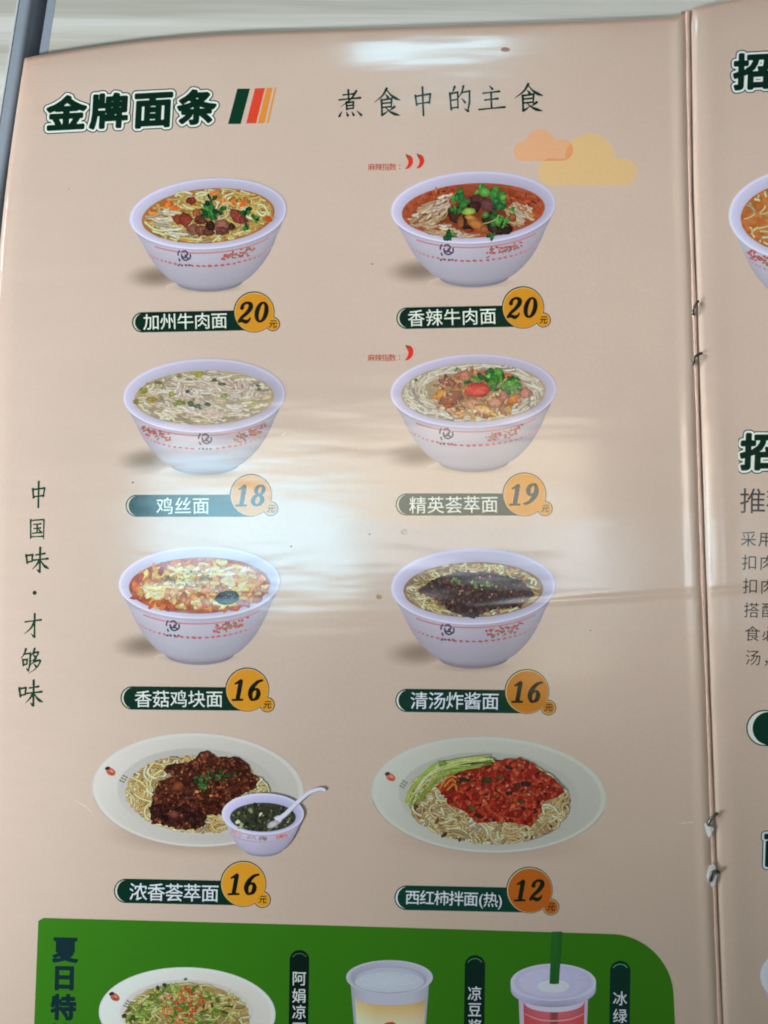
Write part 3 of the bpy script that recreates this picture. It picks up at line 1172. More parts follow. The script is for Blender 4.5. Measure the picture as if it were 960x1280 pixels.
class Bowl:
    """a picture of a lavender white bowl: rim ellipse (cx, cy, a, b), turned by rot"""
    def __init__(self, cx, cy, a, b, rot, page, depth=1.0, logo=-.38, inner=(.845, .775), drop=.06):
        self.cx, self.cy, self.a, self.b, self.rot = cx, cy, a, b, rot
        self.depth, self.logo, self.inner, self.drop = depth, logo, inner, drop
        self.page = page
        ref(*page)

    def pt(self, x, y):
        """local (x right in a, y down in b) -> picture"""
        X, Y = x * self.a, y * self.b
        c, s = math.cos(self.rot), math.sin(self.rot)
        k = max(0, y) * 0.35                 # the turn dies out towards the foot
        c, s = math.cos(self.rot * max(0, 1 - k)), math.sin(self.rot * max(0, 1 - k))
        return self.cx + X * c - Y * s, self.cy + X * s + Y * c

    def body_pt(self, u, yc, extra=0.0):
        hw, k = prof(yc)
        return self.pt(u * hw, (yc + k * math.sqrt(max(0, 1 - u * u))) * self.depth + extra)

    def draw(self, sh, tint=(1, 1, 1), shadow=True, dim=1.0, logo=True):
        rng = random.Random(int(self.cx * 7 + self.cy))
        t = np.array(tint) * dim
        if shadow:
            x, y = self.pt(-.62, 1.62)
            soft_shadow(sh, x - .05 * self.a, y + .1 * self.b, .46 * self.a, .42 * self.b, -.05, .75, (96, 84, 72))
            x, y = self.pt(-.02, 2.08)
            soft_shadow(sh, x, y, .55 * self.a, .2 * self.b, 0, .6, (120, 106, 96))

        Z.next(1.2e-5)

        def body(u, v):
            yc = .1 + v * 1.78
            uu = -1 + 2 * u
            uu = math.sin(uu * math.pi / 2)
            x, y = self.body_pt(uu, yc)
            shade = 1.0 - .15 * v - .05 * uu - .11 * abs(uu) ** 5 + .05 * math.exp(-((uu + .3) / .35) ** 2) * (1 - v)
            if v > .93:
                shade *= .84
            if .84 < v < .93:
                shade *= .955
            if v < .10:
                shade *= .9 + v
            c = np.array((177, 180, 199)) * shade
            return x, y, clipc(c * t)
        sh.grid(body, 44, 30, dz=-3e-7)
        Z.next(3e-6)
        # coloured bands and the painted mark on the wall
        if logo:
            red, grey = (176, 82, 84), (72, 70, 96)
            for yc, w, c in ((.29, .9, (188, 128, 140)), (.815, .0, None)):
                if c:
                    sh.ribbon([self.body_pt(u / 20, yc) for u in range(-15, 17)], w, np.array(c) * t, .95, 1.0)
            n = 27
            for i in range(n):
                u = -.93 + 1.86 * i / (n - 1)
                u = math.sin(u * 1.32) * .99
                if abs(u - self.logo) < .1 and self.logo > -.3:
                    continue
                x, y = self.body_pt(u, .80)
                f = abs(u)
                sh.blob(x, y, 2.8 * (1 - f * f * .7) + .3, 1.5, mixc((178, 92, 96), (190, 160, 180), f ** 2) * t, 0.1 - u * .5, 6, .3, .95, 1.0, rng)
            spots = [(.18, .62)] if self.logo < -.2 else [(-.86, -.5), (.42, .82)]
            for a, b in spots:
                for i in range(30):
                    u = a + (b - a) * (i + rng.uniform(-.3, .3)) / 29
                    yc = .50 + .10 * math.sin(i * 1.25) + rng.uniform(-.06, .06)
                    x, y = self.body_pt(u, yc)
                    q = [(x + rng.uniform(-3.4, 3.4), y + rng.uniform(-2.2, 2.2)) for _ in range(3)]
                    sh.ribbon(smooth_pts(q, 3), rng.uniform(.9, 1.5), np.array((160 + rng.uniform(-24, 20), 92 + rng.uniform(-16, 26), 88)) * t, .98, 1.0, True)
            x, y = self.body_pt(self.logo, .50)
            k = self.a / 88
            for s in ([(-5, -8), (-6.8, -4.5), (-6.6, -2)], [(6.5, -4), (7, -1), (5.5, 2)], [(-6, 1), (-4.5, 4.5)], [(-3, -6), (1, -7.5), (4, -4), (1, -2), (4.5, 1)], [(-3, -4), (-2, 1), (2, 3), (6, 1)], [(-2, -1), (1, 0), (3, -3)]):
                sh.ribbon(smooth_pts([(x + p * k, y + q * k) for p, q in s], 4), .9 * k, np.array(grey) * t, .95, 1.0)
            for i in range(4):
                sh.blob(x + (-6 + i * 4) * k, y + 8.6 * k, 1.4 * k, 1.3 * k, np.array((84, 78, 104)) * t, 0, 6, .3, .95, 1, rng)
        # rim and the inside wall
        ia, ib = self.inner

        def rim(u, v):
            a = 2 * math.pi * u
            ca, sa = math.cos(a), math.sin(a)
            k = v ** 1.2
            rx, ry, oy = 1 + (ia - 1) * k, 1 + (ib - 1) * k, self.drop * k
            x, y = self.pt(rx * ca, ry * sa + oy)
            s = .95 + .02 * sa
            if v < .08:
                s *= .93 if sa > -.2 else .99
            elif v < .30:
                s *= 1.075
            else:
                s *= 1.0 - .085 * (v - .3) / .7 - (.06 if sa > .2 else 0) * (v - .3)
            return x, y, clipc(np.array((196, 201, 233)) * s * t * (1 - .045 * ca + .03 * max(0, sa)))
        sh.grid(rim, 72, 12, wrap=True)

    def inside(self, x, y, f=1.0):
        """is a picture point on the food surface?"""
        dx, dy = x - self.cx, y - self.cy - self.drop * self.b
        c, s = math.cos(-self.rot), math.sin(-self.rot)
        X, Y = dx * c - dy * s, dx * s + dy * c
        return (X / (self.a * self.inner[0] * f)) ** 2 + (Y / (self.b * self.inner[1] * f)) ** 2 < 1

    def food_pt(self, r, ang):
        return self.pt(self.inner[0] * r * math.cos(ang), self.inner[1] * r * math.sin(ang) + self.drop)

    def broth(self, sh, inner_c, edge_c, seed=1, jitter=10, full=1.0):
        rng = random.Random(seed)

        def fn(u, v):
            a = 2 * math.pi * u
            x, y = self.food_pt(v * full, a)
            c = mixc(inner_c, edge_c, v ** 3) + rng.uniform(-jitter, jitter)
            return x, y, clipc(c)
        sh.grid(fn, 60, 16, wrap=True)


class Plate(Bowl):
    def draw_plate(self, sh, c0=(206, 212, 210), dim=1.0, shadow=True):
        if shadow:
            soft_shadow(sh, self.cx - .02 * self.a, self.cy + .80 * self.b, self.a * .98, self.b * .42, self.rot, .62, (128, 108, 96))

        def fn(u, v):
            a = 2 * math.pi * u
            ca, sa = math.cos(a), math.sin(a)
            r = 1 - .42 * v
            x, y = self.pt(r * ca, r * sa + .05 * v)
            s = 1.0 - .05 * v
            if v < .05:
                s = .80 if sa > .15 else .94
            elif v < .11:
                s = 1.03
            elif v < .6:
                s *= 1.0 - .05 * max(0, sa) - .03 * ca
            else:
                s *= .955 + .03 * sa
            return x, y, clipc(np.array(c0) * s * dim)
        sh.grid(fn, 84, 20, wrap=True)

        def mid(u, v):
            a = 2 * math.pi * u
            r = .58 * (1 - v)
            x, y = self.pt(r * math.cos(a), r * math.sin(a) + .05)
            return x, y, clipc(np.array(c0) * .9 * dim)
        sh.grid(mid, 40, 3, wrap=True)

    def mark(self, sh, x, y, dim=1.0, rng=None):
        """the small portrait oval with a few dark strokes beside it"""
        rng = rng or random.Random(4)
        sh.blob(x + 1, y + 1, 6.6, 4.6, np.array((172, 92, 74)) * dim, .55, 12, .05, .9, 1.05, rng)
        sh.blob(x - 3.2, y - 3.4, 3.6, 2.2, np.array((62, 40, 40)) * dim, -.4, 8, .1, .9, 1, rng)
        sh.ribbon([(x - 1, y + 2.6), (x + 2, y + 3.6), (x + 4.6, y + 3.2)], .6, np.array((110, 56, 50)) * dim, 1, 1)
        sh.blob(x + 2.2, y + .2, 1.6, 1.2, np.array((206, 140, 116)) * dim, .5, 7, .1, 1, 1, rng)
        for j in range(3):
            for i in range(2):
                px, py = x + 17.5 + i * 3.6 - j * 2.0, y + 6.2 + j * 3.0 + i * 1.8
                sh.ribbon([(px - 1.6, py - 1.2), (px + 1.0, py + .6)], .9, np.array((96, 104, 92)) * dim, 1, 1)


def strands(sh, B, n, pal, w, rng, region=None, length=(14, 34), bend=.09, f=.97, flat=.55, edge=.66, direction=None, jit=.5):
    """noodles: wandering strands kept inside the food"""
    for _ in range(n):
        for _t in range(40):
            r, a = math.sqrt(rng.random()) * .97, rng.uniform(0, 2 * math.pi)
            x, y = B.food_pt(r, a)
            if region is None or region(x, y):
                break
        th = rng.uniform(0, 2 * math.pi) if direction is None else direction(x, y) + rng.uniform(-jit, jit)
        kap = rng.uniform(-bend, bend)
        pts = []
        L = rng.uniform(*length)
        st = 2.6
        for k in range(int(L / st)):
            if not B.inside(x, y, f):
                break
            pts.append((x, y))
            x += math.cos(th) * st
            y += math.sin(th) * st * flat
            th += kap * st + rng.uniform(-.10, .10)
        if len(pts) >= 3:
            c = np.array(pal[rng.randrange(len(pal))], float) * rng.choice((.72, .86, .94, 1.0, 1.05, 1.08))
            sh.ribbon(pts, w * rng.uniform(.8, 1.2), c, edge)


def scatter(sh, pts, pal, rng, sx=(2, 4), asp=(.5, .9), edge=.6, core=1.18, jit=.2, n=9, lo=.82, hi=1.16):
    for x, y in pts:
        s = rng.uniform(*sx)
        c = np.array(pal[rng.randrange(len(pal))], float) * rng.uniform(lo, hi)
        sh.blob(x, y, s, s * rng.uniform(*asp), c, rng.uniform(0, 3.14), n, jit, edge, core, rng)


def in_poly(pts):
    f = poly_sdf([list(pts)])
    return lambda x, y: float(f(np.array([[x]]), np.array([[y]]))[0, 0]) < 0


def fill_points(poly, n, rng):
    f = poly_sdf([list(poly)])
    xs, ys = [p[0] for p in poly], [p[1] for p in poly]
    out = []
    while len(out) < n:
        X = np.array([[rng.uniform(min(xs), max(xs)) for _ in range(200)]])
        Y = np.array([[rng.uniform(min(ys), max(ys)) for _ in range(200)]])
        V = f(X, Y)
        for x, y, v in zip(X[0], Y[0], V[0]):
            if v < 0 and len(out) < n:
                out.append((x, y))
    out.sort(key=lambda p: p[1])
    return out


def herb(sh, x, y, s, rng, pal=((36, 104, 48), (58, 132, 58), (24, 78, 42), (86, 150, 70))):
    """a coriander leaf: a few lobes round a middle"""
    for k in range(rng.randint(4, 6)):
        a = rng.uniform(0, 6.28)
        sh.blob(x + math.cos(a) * s * .7, y + math.sin(a) * s * .5, s * rng.uniform(.45, .75), s * rng.uniform(.3, .5),
                np.array(pal[rng.randrange(len(pal))]) * rng.uniform(.8, 1.15), a, 7, .35, .7, 1.2, rng)


def zz(scale, ox, oy):
    return lambda x, y: (x / scale + ox, y / scale + oy)


def group(pts, m):
    return [m(*p) for p in pts]


# ---- first row, left ---------------------------------------------------------------
def dish_beef_noodles():
    Z.reset()
    rng = random.Random(11)
    B = Bowl(260, 267.2, 98.6, 44.2, -.085, (194, 183, 173), logo=-.37)
    m = zz(4.8, 160, 215)
    sh = Sheet()
    B.draw(sh)
    o = sh.build('noodle_bowl_picture', MENU, 'bowl of beef chunks on yellow noodles with coriander, first row left')
    sh = Sheet()
    B.broth(sh, (150, 104, 56), (166, 108, 52), 3)
    scatter(sh, [B.food_pt(rng.uniform(.55, .95), rng.uniform(0, 6.28)) for _ in range(60)], [(206, 120, 44), (190, 96, 36), (216, 150, 80)], rng, (1.5, 5), (.3, .6), .9, 1.05)
    sh.build('broth', o, mat=FOOD)
    sh = Sheet()
    pal = [(224, 192, 112), (212, 178, 96), (230, 206, 142), (198, 160, 84), (226, 210, 168)]
    strands(sh, B, 330, pal, 1.3, rng, length=(20, 46), flat=.5, bend=.09, edge=.62)
    strands(sh, B, 50, pal, 1.4, rng, region=lambda x, y: x > 300, flat=.6, bend=.14)
    strands(sh, B, 55, pal, 1.35, rng, region=lambda x, y: y > 285, direction=lambda x, y: (-.9 if x > 262 else .35), length=(10, 26), bend=.05)
    strands(sh, B, 24, [(232, 222, 196), (220, 210, 186)], 1.7, rng, region=lambda x, y: x < 215 and y > 262, direction=lambda x, y: .1, length=(16, 30), bend=.06)
    for p in ([(60, 30), (90, 10), (130, 8), (150, 25)], [(285, 150), (300, 125), (345, 120), (385, 135)], [(240, 205), (262, 245), (255, 215)], [(405, 135), (440, 122), (480, 130), (440, 140)], [(775, 195), (810, 200), (835, 235), (845, 262)],
              [(770, 230), (800, 262), (830, 250)], [(330, 195), (360, 215), (400, 225)], [(100, 300), (160, 345), (230, 350)]):
        sh.ribbon(smooth_pts(group(p, m), 6), 1.7, (228, 214, 166)) if p[0][0] > 70 else None
    sh.build('noodles', o, mat=FOOD)
    sh = Sheet()
    for x, y, s in ((240, 190, 5), (150, 250, 5), (690, 190, 5), (560, 165, 6), (520, 128, 5), (850, 280, 5), (270, 215, 6), (640, 185, 5)):
        X, Y = m(x, y)
        scatter(sh, [(X + rng.uniform(-4, 4), Y + rng.uniform(-2, 2)) for _ in range(4)], [(214, 116, 44), (196, 90, 34), (220, 140, 70)], rng, (2, s), (.35, .7), .9, 1.05)
    sh.build('carrot_shreds', o, mat=FOOD)
    sh = Sheet()
    for x, y, rx, ry, r, c in ((378, 172, 38, 20, .15, (112, 44, 36)), (300, 280, 40, 32, .3, (134, 66, 44)), (350, 288, 42, 40, -.3, (126, 60, 46)), (412, 250, 30, 22, .2, (150, 86, 56)), (430, 290, 42, 30, .1, (92, 50, 36)),
                               (400, 348, 55, 32, -.1, (124, 84, 70)), (440, 350, 45, 32, .2, (112, 72, 60)), (480, 365, 38, 26, 0, (92, 56, 46)), (565, 325, 52, 42, -.1, (138, 92, 80)), (560, 352, 40, 24, .1, (100, 60, 50)),
                               (655, 262, 50, 44, .4, (126, 62, 52)), (690, 288, 32, 26, .5, (108, 54, 44)), (500, 320, 30, 26, 0, (48, 34, 26)), (620, 330, 24, 24, 0, (60, 44, 30))):
        X, Y = m(x, y)
        sh.blob(X, Y, rx / 4.6, ry / 4.6, c, r, 7, .26, .66, 1.14, rng)
        for _ in range(7):
            sh.blob(X + rng.uniform(-.6, .6) * rx / 4.8, Y + rng.uniform(-.6, .6) * ry / 4.8, rng.uniform(.7, 1.7), rng.uniform(.5, 1.1), np.array(c) * rng.choice((.66, .8, 1.25, 1.4)), rng.uniform(0, 3), 6, .3, .95, 1.05, rng)
    sh.build('beef_chunks', o, mat=FOOD)
    sh = Sheet()
    for x, y, s in ((500, 165, 34), (485, 200, 30), (480, 240, 38), (510, 262, 26), (545, 235, 30), (575, 228, 24), (705, 232, 34), (755, 282, 26), (705, 330, 22), (460, 262, 20)):
        herb(sh, *m(x, y), s / 4.8, rng, ((36, 108, 50), (52, 132, 58), (18, 66, 40), (30, 88, 52)))
    sh.build('coriander', o, mat=FOOD)


# ---- first row, right --------------------------------------------------------------
def dish_spicy_beef():
    Z.reset()
    rng = random.Random(12)
    B = Bowl(591.5, 259.3, 103.2, 45.2, -.055, (194, 183, 172), inner=(.868, .755), drop=.085)
    m = zz(4.571, 490, 210)
    sh = Sheet()
    B.draw(sh)
    o = sh.build('noodle_bowl_picture', MENU, 'bowl of dark beef and green herbs in red broth, first row right')
    sh = Sheet()
    B.broth(sh, (120, 56, 34), (160, 82, 50), 5, 12)
    scatter(sh, [B.food_pt(rng.uniform(.6, .97), rng.uniform(0, 6.28)) for _ in range(90)], [(176, 74, 38), (150, 56, 34), (198, 104, 52), (108, 40, 28)], rng, (1.5, 4.5), (.3, .6), .9, 1.06)
    sh.build('broth', o, mat=FOOD)
    sh = Sheet()
    pal = [(220, 202, 176), (210, 186, 150), (226, 214, 198), (196, 164, 122)]
    for poly, n, d in ((((110, 300), (150, 225), (250, 175), (330, 140), (345, 170), (300, 240), (300, 300), (180, 330)), 62, -.45),
                       (((120, 320), (330, 310), (420, 360), (530, 400), (420, 405), (230, 385)), 44, .1),
                       (((650, 215), (690, 180), (790, 230), (845, 290), (800, 330), (700, 340), (640, 300)), 42, .6)):
        for x, y in fill_points(group(poly, m), n, rng):
            L = rng.uniform(8, 16)
            th = d + rng.uniform(-.4, .4)
            pts = [(x + math.cos(th) * L * (t - .5), y + math.sin(th) * L * (t - .5) + math.sin(t * 3.1) * 1.2) for t in (0, .25, .5, .75, 1)]
            if all(B.inside(px, py, .97) for px, py in pts):
                sh.ribbon(pts, rng.uniform(1.5, 2.5), np.array(pal[rng.randrange(4)]) * rng.uniform(.78, 1.0), .72, 1.04, True)
    sh.build('noodles', o, mat=FOOD)
    sh = Sheet()
    for x, y, rx, ry, r, c in ((360, 270, 45, 55, 0, (62, 40, 34)), (440, 310, 60, 40, 0, (54, 36, 30)), (500, 190, 55, 40, .2, (80, 44, 44)), (545, 215, 42, 36, .4, (98, 62, 66)), (470, 225, 40, 36, 0, (58, 34, 32)),
                               (600, 330, 60, 48, .2, (60, 40, 36)), (640, 350, 50, 30, 0, (44, 34, 28)), (560, 290, 45, 40, 0, (50, 38, 30)), (350, 190, 26, 20, -.5, (148, 84, 52)), (690, 285, 26, 22, .3, (128, 72, 44)), (745, 230, 26, 16, .2, (176, 120, 88))):
        X, Y = m(x, y)
        sh.blob(X, Y, rx / 4.57, ry / 4.57, c, r, 9, .2, .62, 1.15, rng)
        for _ in range(5):
            sh.blob(X + rng.uniform(-.6, .6) * rx / 4.6, Y + rng.uniform(-.6, .6) * ry / 4.6, rng.uniform(.7, 2), rng.uniform(.5, 1.1), np.array(c) * rng.choice((.7, .8, 1.35, 1.6)), rng.uniform(0, 3), 6, .3, .95, 1.05, rng)
    sh.build('beef_chunks', o, mat=FOOD)
    sh = Sheet()
    for x, y, rx, ry, r, c in ((392, 310, 20, 42, .1, (128, 80, 46)), (480, 320, 62, 30, .5, (166, 108, 58)), (525, 350, 26, 22, .3, (150, 92, 48)), (450, 285, 34, 18, .2, (176, 122, 62))):
        X, Y = m(x, y)
        sh.blob(X, Y, rx / 4.57, ry / 4.57, c, r, 9, .1, .66, 1.15, rng)
    sh.build('radish_pieces', o, mat=FOOD)
    sh = Sheet()
    for x, y, s in ((370, 150, 40), (400, 190, 44), (395, 225, 38), (360, 240, 26), (510, 130, 38), (560, 150, 50), (600, 170, 46), (610, 205, 40), (640, 230, 42), (560, 270, 38), (585, 300, 36), (640, 290, 26), (690, 245, 22), (315, 380, 34), (340, 388, 26), (570, 385, 26), (640, 325, 18)):
        herb(sh, *m(x, y), s / 4.57, rng, ((58, 128, 54), (44, 108, 56), (84, 152, 66), (30, 82, 46)))
    sh.blob(*m(440, 248), 9, 4.4, (132, 170, 76), -.1, 10, .1, .75, 1.15, rng)
    sh.ribbon(smooth_pts(group([(612, 268), (590, 295), (550, 312), (520, 318)], m), 5), .8, (150, 180, 100))
    sh.ribbon(smooth_pts(group([(265, 300), (300, 285), (318, 250)], m), 5), .8, (140, 160, 90))
    sh.build('coriander', o, mat=FOOD)


# ---- second row, left --------------------------------------------------------------
def dish_chicken():
    Z.reset()
    rng = random.Random(13)
    B = Bowl(255.2, 494.5, 101.4, 46.4, -.03, (198, 188, 179), logo=.0, inner=(.862, .735), drop=.06, depth=.97)
    m = zz(4.571, 150, 440)
    sh = Sheet()
    B.draw(sh)
    o = sh.build('noodle_bowl_picture', MENU, 'bowl of pale shredded chicken noodles in clear broth, second row left')
    sh = Sheet()
    B.broth(sh, (170, 162, 128), (168, 156, 112), 6, 8)
    scatter(sh, [B.food_pt(rng.uniform(.5, .97), rng.uniform(2.0, 4.2)) for _ in range(40)], [(168, 152, 88), (184, 168, 112), (152, 142, 84)], rng, (2, 6), (.3, .6), .95, 1.03)
    sh.build('broth', o, mat=FOOD)
    sh = Sheet()
    pal = [(216, 208, 192), (204, 196, 178), (222, 216, 206), (196, 188, 164)]
    strands(sh, B, 230, pal, 1.4, rng, region=lambda x, y: x > 196 or y > 500, direction=lambda x, y: .15 + (x - 255) * -.004, length=(16, 40), bend=.05, flat=.55, edge=.74, jit=.45)
    strands(sh, B, 70, pal, 1.2, rng, region=lambda x, y: x < 215, length=(10, 22), edge=.78)
    sh.build('noodles', o, mat=FOOD)
    sh = Sheet()
    for x, y, n, d in ((420, 250, 16, 1.2), (360, 220, 10, 1.7), (480, 180, 12, .5), (560, 215, 12, .7), (700, 190, 18, 1.4), (745, 220, 14, 1.6), (640, 240, 14, -.3), (540, 350, 22, -.1), (430, 340, 18, .1), (650, 320, 14, -.3), (330, 250, 8, 1.9), (600, 180, 9, .5)):
        X, Y = m(x, y)
        for _ in range(int(n * 1.8)):
            th = d + rng.uniform(-.4, .4)
            L = rng.uniform(5, 12)
            x0, y0 = X + rng.uniform(-9, 9), Y + rng.uniform(-5, 5)
            pts = [(x0 + math.cos(th) * L * (t - .5), y0 + math.sin(th) * L * .7 * (t - .5) + math.sin(t * 3) * .8) for t in (0, .33, .66, 1)]
            if all(B.inside(a, b, .97) for a, b in pts):
                sh.ribbon(pts, rng.uniform(1.0, 1.9), np.array(((226, 214, 206), (214, 200, 192), (230, 222, 216), (196, 178, 166))[rng.randrange(4)]) * rng.uniform(.9, 1.04), .76, 1.04, True)
    sh.build('chicken_shreds', o, mat=FOOD)
    sh = Sheet()
    for x, y, rx, ry, c in ((455, 132, 30, 24, (140, 148, 56)), (540, 158, 20, 12, (74, 98, 64)), (580, 184, 34, 12, (70, 100, 76)), (595, 250, 36, 18, (116, 146, 70)), (385, 222, 16, 18, (60, 66, 80)), (300, 240, 24, 18, (134, 140, 60)), (345, 290, 36, 16, (126, 142, 70)),
                            (312, 300, 14, 14, (128, 138, 54)), (400, 300, 24, 24, (68, 100, 80)), (440, 310, 26, 14, (66, 100, 78)), (500, 300, 22, 14, (62, 92, 72)), (460, 322, 16, 8, (84, 112, 90)), (420, 268, 14, 10, (120, 146, 90)), (340, 134, 18, 14, (132, 140, 90)), (225, 175, 34, 10, (90, 104, 72)),
                            (130, 222, 32, 20, (130, 132, 62)), (790, 190, 18, 12, (86, 100, 70)), (795, 215, 18, 12, (110, 112, 86)), (765, 290, 14, 12, (150, 150, 70)), (170, 270, 40, 18, (150, 140, 66)), (90, 290, 20, 20, (150, 144, 84))):
        X, Y = m(x, y)
        for _ in range(3):
            sh.blob(X + rng.uniform(-.3, .3) * rx / 4.6, Y + rng.uniform(-.3, .3) * ry / 4.6, rx / 4.57 * rng.uniform(.5, .8), ry / 4.57 * rng.uniform(.5, .8), np.array(c) * rng.uniform(.85, 1.15), rng.uniform(-.4, .4), 8, .25, .8, 1.15, rng)
    sh.build('spring_onion', o, mat=FOOD)


# ---- second row, right -------------------------------------------------------------
def dish_mixed_stew():
    Z.reset()
    rng = random.Random(14)
    B = Bowl(591.8, 488.8, 104, 46, -.035, (193, 184, 175), inner=(.87, .80), drop=.045)
    m = zz(4.465, 485, 440)
    sh = Sheet()
    B.draw(sh)
    o = sh.build('noodle_bowl_picture', MENU, 'bowl of stew with a red tomato piece and herbs on white noodles, second row right')
    sh = Sheet()
    B.broth(sh, (160, 146, 112), (172, 160, 138), 7, 7)
    sh.build('broth', o, mat=FOOD)
    sh = Sheet()
    pal = [(226, 218, 204), (216, 206, 188), (230, 224, 216), (206, 194, 172)]
    ang = lambda x, y: math.atan2((x - 592) * .36, -(y - 491) * 1.6) + 0.0
    strands(sh, B, 400, pal, 1.25, rng, region=lambda x, y: ((x - 592) / 62) ** 2 + ((y - 486) / 24) ** 2 > 1, direction=ang, length=(22, 50), bend=.03, flat=.6, edge=.74, jit=.28)
    sh.build('noodles', o, mat=FOOD)
    sh = Sheet()
    poly = group([(235, 250), (270, 160), (380, 100), (480, 95), (620, 110), (720, 150), (750, 230), (740, 300), (620, 360), (450, 365), (340, 350), (270, 310)], m)
    scatter(sh, fill_points(poly, 170, rng), [(176, 128, 88), (150, 104, 78), (196, 160, 122), (128, 82, 66), (190, 148, 80), (206, 184, 152)], rng, (2.5, 7), (.3, .6), .74, 1.1, .3, 7)
    for x, y, rx, ry, r, c in ((330, 168, 46, 26, .2, (136, 92, 86)), (425, 130, 48, 34, -.2, (178, 124, 104)), (285, 240, 44, 28, -.4, (190, 138, 66)), (350, 262, 58, 40, -.4, (140, 92, 72)), (345, 300, 30, 20, 0, (150, 84, 52)),
                               (470, 290, 60, 30, .1, (186, 150, 118)), (400, 335, 46, 24, -.2, (176, 136, 96)), (540, 320, 54, 30, .3, (196, 160, 110)), (600, 280, 46, 34, -.6, (186, 140, 118)), (640, 250, 30, 40, .3, (164, 112, 100)), (700, 270, 46, 30, -.3, (186, 112, 52)),
                               (580, 348, 30, 16, 0, (190, 150, 84)), (770, 230, 30, 34, .3, (160, 110, 96)), (500, 115, 30, 18, 0, (186, 118, 84)), (670, 130, 26, 14, .1, (202, 112, 60))):
        X, Y = m(x, y)
        sh.blob(X, Y, rx / 4.1, ry / 5.0, c, r, 7, .3, .72, 1.12, rng)
        for _ in range(5):
            sh.blob(X + rng.uniform(-.6, .6) * rx / 4.5, Y + rng.uniform(-.6, .6) * ry / 4.5, rng.uniform(.8, 2.4), rng.uniform(.5, 1.1), np.array(c) * rng.choice((.7, .82, 1.2, 1.3)), r + rng.uniform(-.5, .5), 7, .3, .95, 1.05, rng)
    scatter(sh, fill_points(poly, 70, rng), [(186, 150, 116), (150, 100, 78), (204, 178, 142), (140, 92, 76)], rng, (1.5, 4.5), (.25, .5), .8, 1.1, .3, 7)
    sh.build('stewed_meat', o, mat=FOOD)
    sh = Sheet()
    x, y = m(495, 212)
    sh.blob(x, y, 17, 9.4, (186, 62, 56), -.12, 10, .12, .72, 1.16, rng)
    sh.blob(x + 4, y + 1, 10, 5.2, (198, 84, 74), -.2, 9, .15, .9, 1.08, rng)
    sh.blob(x - 9, y - 1, 5, 3, (204, 92, 78), .3, 8, .2, .9, 1.1, rng)
    sh.build('tomato_piece', o, mat=FOOD)
    sh = Sheet()
    for x, y, s in ((500, 140, 30), (540, 130, 34), (585, 120, 36), (610, 130, 34), (570, 165, 34), (600, 180, 36), (640, 180, 32), (690, 160, 34), (700, 185, 28), (650, 210, 28), (690, 215, 26), (600, 215, 22), (720, 205, 22), (385, 98, 14), (440, 165, 16), (630, 150, 18), (155, 158, 9)):
        herb(sh, *m(x, y), s / 4.465, rng, ((64, 136, 58), (42, 112, 62), (90, 158, 62), (34, 92, 52)))
    sh.build('coriander', o, mat=FOOD)


